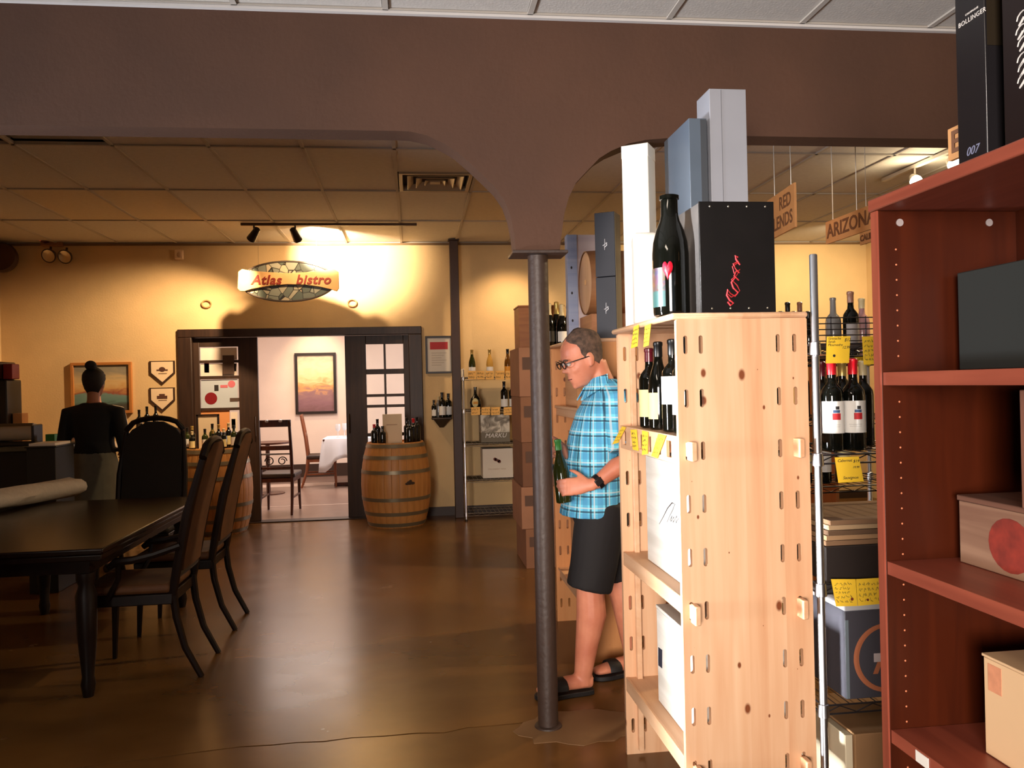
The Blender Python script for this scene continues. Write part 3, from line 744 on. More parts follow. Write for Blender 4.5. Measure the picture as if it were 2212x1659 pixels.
# tags on the chrome rack
def fy_tag(label, quad, Y, group, seed, rows, text=None, dots=()):
    q = [AY(x, y, Y) for x, y in quad]; t = tag(label, q[0], q[1], q[3], q[2], group, tagm, rows, seed, writing=text is None, lw=.0006)
    if text:
        x = (q[1]-q[0]).normalized(); y = (q[0]-q[3]).normalized()
        for s_, size, u, v in text:
            p = q[0].lerp(q[1], u).lerp(q[3].lerp(q[2], u), v) + Vector((0,-.0008,0))
            letters(t, 'handwriting', s_, size, p, x, Vector((0,0,1)), ink, .0004, 'LEFT', .3)
    for u, v, r_, mt in dots:
        p = q[0].lerp(q[1], u).lerp(q[3].lerp(q[2], u), v) + Vector((0,-.0012,0))
        part(t, 'dot', MB().cyl(p, p+Vector((0,.0008,0)), r_, n=12), mt, True)
    return t
G = 'yellow price tags on the chrome rack'
dotm = M('dot_maroon', (120,44,30), .6)
fy_tag('yellow price tag on the top wire shelf, whole and square', ((1786,727),(1837,726),(1834,784),(1784,785)), RY0-.006, G, 21, 4, [('Grenache', .011,.05,.08), ('Syrah', .011,.05,.20), ('Mourvedre', .011,.05,.32), ('$12', .014,.74,.14), ('12.99',.012,.66,.42)], [(.34,.72,.0045,ink)])
fy_tag('yellow price tag on the top wire shelf, half hidden by the bookcase', ((1862,727),(1905,726),(1905,786),(1866,788)), RY0-.006, G, 22, 5)
fy_tag('tilted yellow tag under the red-capped bottles', ((1803,988),(1855,986),(1866,1040),(1811,1043)), RY0-.006, G, 23, 3, [('Cabernet', .013,.08,.14), ('$19', .013,.72,.18), ('Sauvignon', .013,.2,.82), ('19.99',.010,.66,.42)])
fy_tag('left of two joined yellow tags above the dark blue carton', ((1795,1251),(1848,1251),(1852,1309),(1806,1310)), RY0-.006, G, 24, 5, None, [(.78,.74,.005,dotm)])
fy_tag('right of two joined yellow tags above the dark blue carton', ((1849,1251),(1906,1248),(1908,1304),(1853,1309)), RY0-.006, G, 25, 4, None, [(.4,.80,.004,dotm)])
fy_tag('yellow tag deeper inside the chrome rack under the top shelf', ((1846,770),(1880,768),(1880,790),(1848,792)), RY1+.004, G, 26, 2)
# stacked flat cartons and a low dark crate on the middle shelf
kr = [M('kraft_a', (128,96,68), .8), M('kraft_b', (164,128,92), .8), M('kraft_c', (100,74,52), .8), M('kraft_d', (176,146,110), .8)]
x0 = AY(1790,1200,2.47).x
solo('low_crate', MB().box(RX0+.03, RX1-.3, 2.47, 2.85, .838, .952), M('crate_dark', (34,24,20), .6), 'low dark crate under flat cartons on the chrome rack', 'crate', bevel=.003)
for k in range(5):
    solo('flat_carton', MB().box(RX0+.035+.004*k, RX1-.32-.01*k, 2.475+.004*(k%2), 2.84, .953+k*.0165, .953+k*.0165+.015), kr[k % 4],
         ('flat carton, lowest of the pile on the chrome rack', 'flat carton, second from the bottom of the pile', 'flat carton in the middle of the pile on the chrome rack', 'flat carton, second from the top of the pile', 'flat carton on top of the pile on the chrome rack')[k], 'carton', 'flat cartons on the chrome rack', bevel=.001)
# pale bottles beyond
# dark blue carton with an orange ring
dbm = M('carton_slate', (66,64,72), .6); org = M('ring_orange', (176,104,70), .6)
cx0 = AY(1826, 1400, 2.475).x; ztop = AY(1860, 1318, 2.475).z
t = thing('slate_carton', 'dark slate carton with a copper ring and letter on the lower wire shelf', 'carton', (cx0+.17, 2.60, .4525))
part(t, 'body', MB().box(cx0, cx0+.34, 2.475, 2.75, .4525, ztop), dbm, True, bevel=.003)
part(t, 'edge_strip', MB().box(cx0+.001, cx0+.012, 2.4738, 2.4748, .456, ztop-.03), M('strip_blue', (112,124,132), .5), True)
part(t, 'lid', MB().box(cx0-.002, cx0+.342, 2.472, 2.752, ztop, ztop+.033), M('lid_pale', (190,190,192), .6), True, bevel=.003)
rc = AY(1915, 1420, 2.4745); ring = MB(); rr_ = .105
pts = [(rc.x+rr_*math.cos(a), 2.4738, rc.z+rr_*math.sin(a)) for a in [math.radians(50+i*260/36) for i in range(37)]]
ring.tube(pts, [.0045+.006*math.sin(PI*i/36) for i in range(37)], 6, ref=(0,1,0), flat=1.0)
ro = part(t, 'ring', ring, org, True); 
for v in ro.data.vertices: v.co.y = -.1262 + (v.co.y+.1262)*.08
letters(t, 'letter', 'A', .17, (rc.x+.008, 2.4735, rc.z), (1,0,0), (0,0,1), org, .0006)
part(t, 'painted_highlight', MB().box(rc.x-.045, rc.x+.02, 2.4722, 2.4730, rc.z-.012, rc.z+.016), M('pale_paint', (190,176,176), .6), True)  # pale patch painted as a highlight over the ring and letter
# cardboard box under the rack
kraft = M('kraft', (150,112,74), .8, var=.06, scale=6)
bx = AY(1843, 1640, 2.42)
t = thing('cardboard_box', 'brown cardboard box with a pale end flap under the chrome rack', 'box', (bx.x+.2, 2.62, .0735))
part(t, 'body', MB().box(bx.x+.03, bx.x+.36, 2.46, 2.80, .0735, .345), kraft, True, bevel=.003)
part(t, 'end_flap', MB().box(bx.x+.002, bx.x+.028, 2.47, 2.79, .0735, .340), M('flap_pale', (214,200,170), .7), True, bevel=.002)
# ---- second wire rack further back, bottles along its top
BX1 = AY(1875, 900, 3.45).x; BX0 = BX1-1.22; BY0, BY1 = 3.62, 4.06
BX1 = AY(1876, 900, BY0).x; BX1 = AY(1876, 900, BY0).x + .26; BX0 = BX1 - .80
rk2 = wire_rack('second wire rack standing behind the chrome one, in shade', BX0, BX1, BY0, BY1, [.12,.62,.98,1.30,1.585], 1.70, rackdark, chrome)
G = 'bottles along the top of the rear rack'
glassgr = M('glass_clear_grey', (120,116,112), .12)
spec = [(1800,3.76,.30,glassgr,None,None,'pale grey bottle on the rear rack beside the chrome post'), 
        (1838,3.72,.325,glassd,cappk,M('label_grey',(150,140,134),.6),'copper-capped bottle on the rear rack with grey label'), (1862,3.86,.305,M('glass_rose',(186,140,140),.12),capw,None,'rose-coloured bottle on the rear rack near the bookcase')]
for px, y, h, gl, cp, lb, lab in spec:
    bottle(lab, (AY(px, 700, y).x, y, 1.588), h, .037, 'bordeaux', gl, cp, lb, (.18,.52), -PI/2, 2.2, G)
for k in range(5):
    x = BX0 + .06 + k*.10
    bottle(('dark bottle on the second shelf of the rear rack, leftmost', 'dark bottle on the second shelf of the rear rack, second from left', 'dark bottle on the second shelf of the rear rack, middle', 'dark bottle on the second shelf of the rear rack, fourth', 'dark bottle on the second shelf of the rear rack, by its right post')[k],
           (x, 3.72, .983), .29, .037, 'bordeaux', glassd, cg[(k*3+1) % 4], [papery, paperw][k % 2], (.2,.55), -PI/2, 2.3, 'bottles inside the rear rack')
    bottle(('dark bottle on the third shelf of the rear rack, leftmost', 'dark bottle on the third shelf of the rear rack, second from left', 'dark bottle on the third shelf of the rear rack, middle', 'dark bottle on the third shelf of the rear rack, fourth', 'dark bottle on the third shelf of the rear rack, by its right post')[k],
           (x, 3.72, 1.303), .27, .035, 'bordeaux', glassd, cg[(k*2) % 4], None, (.2,.55), -PI/2, 2.3, 'bottles inside the rear rack')
# ---- low wine stand behind the pine unit, only its bottle tops show
t = thing('wine_stand', 'narrow pine bottle stand behind the near pine unit', 'stand', (2.36, 4.9, 0))
part(t, 'top', MB().box(2.10,2.62,4.72,5.08,1.62,1.645), piney, True, bevel=.004)
for sx in (2.11, 2.59): part(t, 'side_panel', MB().box(sx,sx+.02,4.74,5.06,0,1.62), pined, True)
for k in range(4): part(t, 'shelf', MB().box(2.13,2.59,4.74,5.06,.12+k*.36,.14+k*.36), piney, True)
for px, y, h, cp, lab in ((1701,4.82,.325,capb,'black-capped bottle peeping over the pine top, left'), (1727,4.82,.325,cappk,'copper-capped bottle peeping over the pine top beside the chrome post'), (1686,4.95,.28,capb,'short bottle top just right of the black box'), (1714,4.96,.28,capb,'short bottle top between the two taller bottle necks'), (1745,4.97,.28,capb,'short bottle top just left of the chrome post')):
    bottle(lab, (AY(px, 650, y).x, y, 1.646), h, .037, 'bordeaux', glassd, cp, None, group='bottles on the narrow pine stand')

# ================================================================== REDDISH BOOKCASE, right foreground
redw = wood_mat('cherry_wood', (50,14,2), (66,22,4), 'Z', .42, 24); redy = wood_mat('cherry_rail', (124,58,42), (148,74,54), 'Y', .4, 26); redf = wood_mat('cherry_edge', (124,58,42), (148,74,54), 'Z', .4, 26)
FX, FY1, FY0, BKX = .972, 1.612, .25, 1.30
tz = AY(1884, 430, 1.60).z - .026
sz = [AY(1907, y, 1.588).z for y in (804, 1213, 1578)] + [.40]
t = thing('bookcase', 'reddish cherry wood bookcase in the right foreground, open to the left', 'bookcase', ((FX+BKX)/2, (FY0+FY1)/2, 0))
book = t
for nm_, y0 in (('end_panel', FY1-.022), ('end_panel', FY0)):
    part(t, nm_, MB().box(FX+.004, BKX, y0, y0+.022, 0, tz-.001), redw, True, bevel=.001)
    part(t, 'edge_band', MB().box(FX, FX+.004, y0, y0+.022, 0, tz-.001), redf, True)
part(t, 'top', MB().box(FX-.004, BKX, FY0-.004, FY1+.004, tz, tz+.026), redy, True, bevel=.003)
part(t, 'back_panel', MB().box(BKX-.010, BKX, FY0+.022, FY1-.022, .02, tz-.001), redw, True)
for z in sz + [.08]:
    part(t, 'shelf', MB().box(FX+.006, BKX-.011, FY0+.0225, FY1-.0225, z-.028, z), redy, True, bevel=.001)
pinm = M('pin_hole', (196,120,84), .4)
pins = MB()
for k in range(54):
    z = .10 + k*.032
    if z < tz-.06 and all(abs(z-s_+.014) > .018 for s_ in sz): pins.ell((FX+.042, FY1-.0222, z), (.0022,.0012,.0022), 6, 4)
part(t, 'shelf_pin_holes', pins, pinm, True, stuff=True)
camm = M('cam_cover', (150,140,140), .4)
for px in (1943, 2136):
    q = AY(px, 481, FY1-.022); part(t, 'cover_cap', MB().cyl((q.x, FY1-.0222, q.z), (q.x, FY1-.0240, q.z), .008, n=14), camm, True)
q = AX(1986, 1640, FX-.0005); part(t, 'sticker', MB().box(FX+.0045, FX+.0058, q.y-.02, q.y+.02, sz[2]-.026, sz[2]-.004), paperw, True)
# contents
slate = M('box_dark_slate', (34,38,36), .55); brn = M('box_brown', (120,78,60), .6); crt = wood_mat('crate_worn', (110,74,56), (150,116,92), 'Y', .75, 18)
q = AY(2070, 700, 1.56); zz = AY(2070, 590, 1.56).z
solo('slate_box', MB().box(q.x, BKX-.02, .75, 1.56, sz[0]+.001, zz), slate, 'dark slate box in the top bay of the reddish bookcase', 'box', bevel=.002)
q = AY(2073, 1150, 1.55); zz = AY(2073, 1068, 1.55).z
t = thing('worn_crate', 'worn wooden crate with faded red print in the bookcase', 'crate', (q.x+.11, 1.25, sz[1]+.001))
part(t, 'side', MB().box(q.x, q.x+.012, .95, 1.55, sz[1]+.001, zz-.012), crt, True, bevel=.001)
part(t, 'body', MB().box(q.x+.0125, BKX-.02, .952, 1.548, sz[1]+.001, zz-.012), crt, True)
part(t, 'lid', MB().box(q.x-.004, BKX-.018, .946, 1.552, zz-.0115, zz), wood_mat('crate_lid', (84,52,38), (112,74,56), 'Y', .7), True, bevel=.002)
dm = MB(); c0 = AX(2182, 1180, q.x-.0008); pts = [(c0.y+.058*math.cos(2*PI*i/20), c0.z+.052*math.sin(2*PI*i/20)) for i in range(20)]
dm.prism(pts, q.x-.0008, q.x-.0001, 'YZ'); part(t, 'print', dm, M('print_red', (128,40,26), .8, var=.3, scale=30), True)
qb = AX(2203, 920, 1.10)
solo('brown_box', MB().box(1.10, BKX-.03, .97, qb.y, zz+.0005, AX(2203,842,1.10).z), brn, 'small brown box standing on the worn crate', 'box', bevel=.002)
cream = M('carton_cream', (216,180,138), .7, var=.03, scale=5)
q = AY(2126, 1500, 1.46); zz = AY(2128, 1412, 1.46).z
t = thing('cream_carton', 'cream cardboard carton on the lowest visible bookcase shelf', 'carton', (q.x+.1, 1.2, sz[2]+.001))
part(t, 'body', MB().box(q.x, BKX-.02, .93, 1.46, sz[2]+.001, zz-.004), cream, True, bevel=.002)
part(t, 'flap', MB().box(q.x-.0025, BKX-.019, .926, 1.462, zz-.0035, zz+.002), cream, True, bevel=.001)
c0 = AX(2148, 1468, q.x-.001)
part(t, 'label', MB().box(q.x-.0008, q.x-.0002, c0.y-.018, c0.y+.018, c0.z-.026, c0.z+.026), M('label_faded', (206,140,104), .7, var=.12, scale=40), True)
# black gift boxes on top of the bookcase
gb = M('gift_black', (26,24,26), .25, spec=.5); wl_ = M('print_white', (214,210,206), .5)
zt3 = tz+.027
f0, f1 = AX(2067, 200, 1.03), AX(2130, 200, 1.03)
x1 = AY(2164, 200, f1.y).x
t = thing('gift_box', 'tall black gift box with white lettering on top of the bookcase', 'box', (1.03+.05, (f0.y+f1.y)/2, zt3))
part(t, 'body', MB().box(1.03, 1.03+.10, f1.y, f0.y, zt3, zt3+.54), gb, True, bevel=.0015)
part(t, 'window_strip', MB().box(1.034, 1.125, f1.y-.0012, f1.y-.0002, AX(2130, 96, 1.03).z, zt3+.53), M('foil_gloss', (52,44,34), .12, .4), True)
c1 = AX(2102, 38, 1.03-.001)
letters(t, 'lettering', 'BOLLINGER', .0125, (1.0293, c1.y+.004, AX(2104,36,1.03).z), (0,-1,0), (0,0,1), wl_, .0003, space=1.15)
letters(t, 'lettering', 'CHAMPAGNE', .005, (1.0293, c1.y+.004, AX(2106,20,1.03).z), (0,-1,0), (0,0,1), wl_, .0003, space=1.2)
c2 = AX(2103, 324, 1.03-.001)
letters(t, 'lettering', '007', .022, (1.0293, c2.y+.004, c2.z), (0,-1,0), (0,0,1), M('print_blue_grey', (120,124,150), .5), .0003, shear=.3)
qf = AX(2168, 200, 1.035)
t = thing('gift_box', 'second black gift box with pale ornate print, at the right picture edge', 'box', (1.08, qf.y-.08, zt3))
part(t, 'body', MB().box(1.035, 1.16, qf.y-.16, qf.y, zt3, zt3+.5), M('gift_maroon', (22,12,12), .35), True, bevel=.0015)
sc = MB(); rr = random.Random(3)
for x, y in ((2208,40),(2206,70),(2210,95),(2209,130),(2211,150),(2210,175)):
    c = AX(x, y, 1.0345); pts = [(1.0342, c.y+.012*math.cos(a*1.3)*(1-a*.07), c.z+.014*math.sin(a)*(1-a*.07)) for a in [k*.5 for k in range(14)]]
    sc.tube(pts, .0011, 5, ref=(1,0,0))
part(t, 'print', sc, wl_, True)
# ================================================================== HANGING SIGNS
sgn = M('sign_wood', (176,122,70), .7, var=.08, scale=9); sgt = M('sign_text', (96,56,26), .7); cord = M('cord_white', (214,208,196), .7)
def hang_sign(label, X, tl, tr, br, bl, lines, size, strings, rows_at):
    q = [AX(x, y, X) for x, y in (tl, tr, br, bl)]
    y0 = max(q[0].y, q[3].y); y1 = min(q[1].y, q[2].y); z1 = (q[0].z+q[1].z)/2; z0 = (q[2].z+q[3].z)/2
    t = thing('hanging_sign', label, 'sign', (X, (y0+y1)/2, z0))
    part(t, 'board', MB().box(X, X+.012, y1, y0, z0, z1), sgn, True, bevel=.001)
    for (s_, v, u) in lines: letters(t, 'lettering', s_, size, (X-.001, y0+(y1-y0)*u, z0+(z1-z0)*v), (0,-1,0), (0,0,1), sgt, .001, bold=.002)
    for u in strings:
        yy = y0+(y1-y0)*u; part(t, 'cord', MB().tube([(X+.006,yy,z1-.002),(X+.006,yy,CE-.001)], .0022, 6), cord, True)
    return t
hang_sign('hanging wooden sign reading ARIZONA over the wine racks', 2.3, (1783,480), (1893,437), (1893,487), (1785,531), [('ARIZONA', .5, .5)], .105, (.14,.62), None)
t = hang_sign('small hanging wooden sign just below the ARIZONA one', 2.75, (1857,506), (1925,480), (1925,505), (1858,533), [('CALIFORNIA', .5, .45)], .05, (.2,), None)
hang_sign('hanging wooden sign beside the black gift boxes, starting with E', 1.36, (2047,285), (2120,240), (2120,320), (2049,348), [('E', .5, .25)], .075, (.8,), None)
# RED BLENDS, turned a little
N = AY(1716, 440, 4.1); Fd = Vector((.107, .994, 0)).normalized(); ztop = AY(1716, 394, 4.1).z; zbot = AY(1716, 490, 4.1).z
t = thing('hanging_sign', 'hanging wooden sign reading RED BLENDS behind the black box', 'sign', (N.x, N.y, zbot))
fc = N + Fd*.22; pr = Vector((Fd.y, -Fd.x, 0))
part(t, 'board', MB().obox((fc.x+pr.x*.006, fc.y+pr.y*.006, (ztop+zbot)/2), Fd*.22, pr*.006, Vector((0,0,(ztop-zbot)/2))), sgn, True, bevel=.001)
for s_, v, u in (('RED', .70, .14), ('BLENDS', .28, .21)):
    p = N + Fd*u - pr*.0008; letters(t, 'lettering', s_, .102, (p.x, p.y, zbot+(ztop-zbot)*v), -Fd, (0,0,1), sgt, .0006, bold=.002)
for u in (.06, .32):
    p = N + Fd*u + pr*.006; part(t, 'cord', MB().tube([(p.x,p.y,ztop-.002),(p.x,p.y,CE-.001)], .0022, 6), cord, True)
p = AY(1364, 627, 7.6); t = thing('hanging_sign', 'small far hanging sign with a W, between the tall dark box and the big bottle', 'sign', (p.x, p.y, p.z-.08))
part(t, 'board', MB().box(p.x-.16, p.x+.16, p.y, p.y+.012, p.z-.08, p.z+.08), M('sign_pink', (214,160,120), .7), True)
letters(t, 'lettering', 'W', .12, (p.x+.0, p.y-.001, p.z), (1,0,0), (0,0,1), sgt, .001, bold=.003)
for u in (-.12, .12): part(t, 'cord', MB().tube([(p.x+u,p.y+.006,p.z+.078),(p.x+u,p.y+.006,CE-.001)], .003, 6), cord, True)

# track with two lit heads, right bay
lit = emit('lamp_glow', (1.0, .86, .62), 14.0); trkm = M('track_white', (206,200,190), .5); headm = M('lamp_head_white', (200,194,184), .45)
h1 = AY(1980, 388, 5.9); X_ = h1.x; h2 = AX(2062, 352, X_)
t = thing('track_light', 'white ceiling track with lit spot heads over the right bay', 'light', (X_, 5.9, CE-.03))
part(t, 'track', MB().box(X_-.018, X_+.018, h2.y-.6, 6.35, CE-.03, CE-.002), trkm, True, bevel=.003)
for hp_ in (h1, h2):
    hd = part(t, 'spot_head', MB().tube([(X_, hp_.y+.02, CE-.03), (X_, hp_.y+.02, hp_.z+.05)], .008, 8).lathe([(0,.0),(.030,.0),(.046,.085),(.042,.085),(.0,.06)], 16, (X_, hp_.y+.045, hp_.z+.03), (-.25,-.8,-.55)), headm, True)
    d_ = Vector((-.25,-.8,-.55)).normalized(); c_ = Vector((X_, hp_.y+.045, hp_.z+.03)) + d_*.088
    b = part(hd, 'bulb', MB().ell(c_ - Vector(t.location), (.046,.046,.046), 12, 8), lit)
    lamp('track_lamp', 'POINT', c_ + d_*.08, 10 if hp_ is h1 else 6, (1.0,.80,.50), radius=.04)

# ================================================================== SECOND AND THIRD PINE UNITS, behind the man
QX0, QX1, QY0, QY1, QZ = .872, 1.295, 4.25, 5.05, 1.735
pu2 = pine_unit('pine shelf unit behind the man, its slotted end towards us', QX0, QX1, QY0, QY1, QZ, [1.36, .85, .34], pined)
pin2 = wood_mat('crate_pine', (196,140,96), (218,166,122), 'Y', .6, 20); pin3 = wood_mat('crate_tan', (160,104,66), (184,128,86), 'Y', .6, 20)
G = 'wine crates in the pine units behind the man'
for i, (dy, z, h, mt) in enumerate(((4.62,1.361,.30,pin2),(4.55,.851,.36,pin3),(4.55,.341,.34,pin2))):
    nm_ = ['pale crate on the upper shelf behind the man', 'tan crate on the middle shelf behind the man', 'pale crate on the low shelf behind the man'][i]
    t = thing('wine_crate', nm_, 'crate', (1.08, dy, z), 0, G)
    part(t, 'body', MB().box(.935, 1.22, dy-.22, dy+.30, z, z+h-.012), mt, True, bevel=.002)
    part(t, 'lid', MB().box(.933, 1.222, dy-.222, dy+.302, z+h-.0115, z+h), mt, True, bevel=.002)
zq = QZ+.001
# dark tall gift box (two stacked halves), turned so its right side shows
nv = M('box_navy', (44,46,54), .5, var=.05, scale=6); ol = M('box_olive', (96,84,62), .6); silver = M('print_silver', (196,196,200), .4, .3)
p = AY(1315, 600, 4.37); zt_ = AY(1310, 459, 4.33).z
t = thing('tall_box', 'tall near-black gift box with silver emblems on the shelf behind the man', 'box', (p.x, 4.37, zq), math.radians(-30))
hh = zt_-zq
part(t, 'body', MB().box(-.058,.054,-.055,.055,0,hh*.487), nv, bevel=.002); part(t, 'upper_body', MB().box(-.058,.054,-.055,.055,hh*.492,hh), nv, bevel=.002)
part(t, 'side_sleeve', MB().box(.0545,.0565,-.053,.055,.004,hh-.003), ol)
for zz in (hh*.24, hh*.745):
    em = MB().tube([(-.004,-.0555,zz-.03),(-.002,-.0555,zz+.03)], .0022, 5).tube([(-.014,-.0555,zz-.006),(.012,-.0555,zz+.008)], .0022, 5).tube([(-.006,-.0555,zz-.018),(.010,-.0555,zz-.004),(.004,-.0555,zz+.012)], .0018, 5)
    part(t, 'emblem', em, silver, stuff=True)
# round cask lying on a small crate
p = AY(1263, 612, 4.76); rz_ = .195
cz = p.z
cb = MB().box(p.x+.0, p.x+.27, 4.60, 4.92, zq, cz-rz_-.001)
solo('small_crate', cb, pin3, 'small tan crate under the round cask', 'crate', bevel=.002)
t = thing('round_cask', 'short round wooden cask lying on its side with its pale head to the left', 'cask', (p.x+.12, 4.76, cz-rz_))
cw = wood_mat('cask_side', (140,92,54), (164,112,70), 'X', .6, 20); ch = wood_mat('cask_head', (196,150,112), (214,170,132), 'Z', .6, 14)
part(t, 'side', MB().lathe([(rz_-.012,.0),(rz_-.006,.0),(rz_,.10),(rz_-.004,.24),(0,.24)], 40, (p.x,4.76,cz), (1,0,0)), cw, True)
part(t, 'head', MB().lathe([(0,.006),(rz_-.013,.006),(rz_-.013,.02),(0,.02)], 40, (p.x,4.76,cz), (1,0,0)), ch, True)
part(t, 'plug', MB().ell((p.x+.004, 4.76, cz+.005), (.006,.018,.018), 12, 6), M('cask_plug', (226,176,120), .6), True)
# blue-white painted crate on end
bw_ = wood_mat('crate_blue', (142,156,190), (170,180,204), 'X', .7, 20); ww_ = wood_mat('crate_lilac', (196,180,182), (214,200,198), 'X', .7, 20)
p0, p1 = AY(1226, 600, 5.0), AY(1248, 600, 5.0); zt_ = AY(1236, 507, 5.0).z
t = thing('painted_crate', 'tall narrow blue and white painted crate behind the round cask', 'crate', (p0.x+.09, 5.035, zq))
part(t, 'body', MB().box(p0.x+.062, p0.x+.21, 5.0, 5.07, zq, zt_), ww_, True, bevel=.002)
part(t, 'blue_face', MB().box(p0.x, p1.x-.001, 4.995, 5.07, zq, zt_), bw_, True, bevel=.002)
for zz in (.22, .47, .70): part(t, 'nail', MB().ell((p0.x+.025, 4.994, zq+(zt_-zq)*zz), (.006,.002,.009), 8, 5), ink, True)
# stack of cartons further back with a brown wooden case on top
kb = [M('carton_brown_a', (132,88,60), .8, var=.08, scale=5), M('carton_brown_b', (150,104,76), .8, var=.08, scale=5), M('carton_brown_c', (112,72,48), .8, var=.08, scale=5)]
zz = 0; xs = AY(1122, 900, 6.5).x
for i, (h, dx, w) in enumerate(((.32,.03,.40),(.34,.0,.42),(.36,.015,.40),(.37,.01,.41),(.40,.005,.41))):
    t = thing('carton', ('brown carton at the bottom of the stack behind the column', 'second brown carton from the floor behind the column', 'middle brown carton of the stack behind the column', 'fourth brown carton up behind the column', 'top brown carton of the stack behind the column')[i], 'carton', (xs+dx+w/2, 6.8, zz), 0, 'cartons stacked behind the column')
    part(t, 'body', MB().box(xs+dx, xs+dx+w, 6.5, 7.1, zz, zz+h), kb[i % 3], True, bevel=.004)
    part(t, 'tape', MB().box(xs+dx+w/2-.025, xs+dx+w/2+.025, 6.498, 6.4995, zz+.01, zz+h-.01), M('tape', (170,126,84), .4), True)
    part(t, 'print', MB().box(xs+dx+.03, xs+dx+.12, 6.498, 6.4995, zz+h*.55, zz+h*.8), M('carton_print', (84,56,40), .7), True)
    zz += h+.001
# champagne bottles on the stack
for i, (px, y, h) in enumerate(((1187,6.56,.36),(1203,6.66,.38),(1214,6.56,.35),(1229,6.64,.35))):
    p = AY(px, 720, y)
    bottle(('champagne bottle by the steel column, left of the group', 'champagne bottle with tall pale neck, second from the column', 'champagne bottle nearest the blue painted crate', 'champagne bottle at the rear of the group by the column')[i], (p.x, y, zz), h, .046, 'champagne', glassd, [capw, capgold, capw, capb][i], paperw if i == 2 else M('label_dark', (40,36,30), .3), (.12,.36), -PI/2, 2.0, 'champagne bottles on the carton stack behind the column')
zt_ = AY(1140, 660, 6.8).z
t = thing('wooden_case', 'brown wooden case on top of the carton stack behind the column', 'crate', (xs+.26, 6.95, zz))
part(t, 'body', MB().box(xs+.05, xs+.44, 6.78, 7.08, zz, zt_-.015), wood_mat('case_brown', (150,88,40), (176,110,54), 'X', .5), True, bevel=.003)
part(t, 'lid', MB().box(xs+.045, xs+.445, 6.775, 7.085, zt_-.0145, zt_), _M['case_brown'], True, bevel=.003)

# ================================================================== BACK WALL: wire rack with wines
MX0, MX1, MY0, MY1 = .555, 1.30, 8.92, 9.34
mz = [.085,.452,.850,1.222,1.585]
mr = wire_rack('wire wine rack against the back wall beside the dark square post', MX0, MX1, MY0, MY1, mz, 1.68, M('wire_mid', (150,136,116), .3, .9), chrome)
for z in mz[1:]: part(mr, 'shading_mat', MB().box(MX0+.004, MX1-.004, MY0+.004, MY1-.004, z-.012, z-.006), M('mat_dark', (40,30,20), .7), True)  # mats added to block light from above and shade the lower shelves
G = 'bottles on the back wall wire rack'
for i, (px, gl, cp, lb, st) in enumerate(((1020,glassg,capgold,paperw,'burgundy'),(1058,glassc,capgold,paperw,'burgundy'),(1097,glassa,capb,paperc,'burgundy'))):
    bottle(('green white-wine bottle, left on top of the back wall rack', 'straw-coloured bottle, middle on top of the back wall rack', 'amber bottle with ochre label, right on top of the back wall rack')[i], (AY(px,790,9.02).x, 9.02, 1.588), .305, .039, st, gl, cp, lb, (.10,.36), -PI/2-.1, 2.4, G, n=14)
for i, px in enumerate((1089,1107)):
    bottle(('dark bottle with white label on the second rack shelf, left of a pair', 'dark bottle with white label on the second rack shelf, right of a pair')[i], (AY(px,850,9.02).x, 9.02, 1.225), .305, .040, 'bordeaux', glassd, capb, paperw, (.08,.36), -PI/2-.1, 2.4, G, n=14)
p = AY(1027, 860, 9.02)
t = thing('flask_bottle', 'squat flask with a round cream label on the second rack shelf', 'bottle', (p.x, 9.02, 1.225))
part(t, 'glass', MB().lathe([(0,.0),(.03,.0),(.058,.03),(.064,.075),(.05,.125),(.024,.155),(.016,.18),(.016,.235),(.019,.236),(.019,.25),(0,.25)], 16), glassd, smooth=50)
part(t, 'label', MB().ell((-.006,-.05,.075), (.036,.018,.052), 12, 8), papery)
part(t, 'tag_band', MB().box(-.03,.02,-.071,-.066,.062,.09), paperc)
G = 'orange price tags on the back wall wire rack'
names = ['first', 'second', 'third', 'fourth', 'fifth']
for i, (a, b_) in enumerate(((1011,1029),(1030,1047),(1049,1067),(1070,1089),(1092,1111))):
    q = [AY(x, y, MY0-.008) for x, y in ((a,801),(b_,801),(b_,820),(a,820))]
    tag('%s orange price tag from the left, top edge of the back wall rack' % names[i], q[0], q[1], q[3], q[2], G, tago, 2, 40+i, lw=.0009)
for i, (a, b_) in enumerate(((1018,1037),(1040,1059),(1061,1080),(1088,1108))):
    q = [AY(x, y, MY0-.008) for x, y in ((a,880),(b_,879),(b_,896),(a,897))]
    tag('%s orange price tag from the left, second shelf of the back wall rack' % names[i], q[0], q[1], q[3], q[2], G, tago, 2, 50+i, lw=.0009)
q = [AY(x, y, 9.0) for x, y in ((1038,896),(1102,957),(1042,970),(1109,1033))]
t = thing('printed_carton', 'greyish carton with a photographic print on the back wall rack', 'carton', ((q[0].x+q[1].x)/2, 9.15, .853))
m_, nt, b, oc, xyz = newmat('carton_photo', .6)
nz = noise(nt, oc, 9.0, 6.0, None, 1.5); photo = ramp(nt, nz, [(.35,(96,86,72)),(.5,(168,156,136)),(.62,(226,216,196))])
nt.links.new(mix(nt, math_(nt, 'GREATER_THAN', xyz[2], .11), lin((116,104,84)), photo), b.inputs['Base Color'])
part(t, 'body', MB().box(q[0].x, q[1].x, 9.0, 9.28, .853, q[0].z), m_, True, bevel=.003)
letters(t, 'lettering', 'MARKU', .07, ((q[0].x+q[1].x)/2, 8.9995, .853+.075), (1,0,0), (0,0,1), paperw, .0006, shear=.3)
t = thing('white_carton', 'white carton with small brown berry print on the back wall rack', 'carton', ((q[2].x+q[3].x)/2, 9.15, .455))
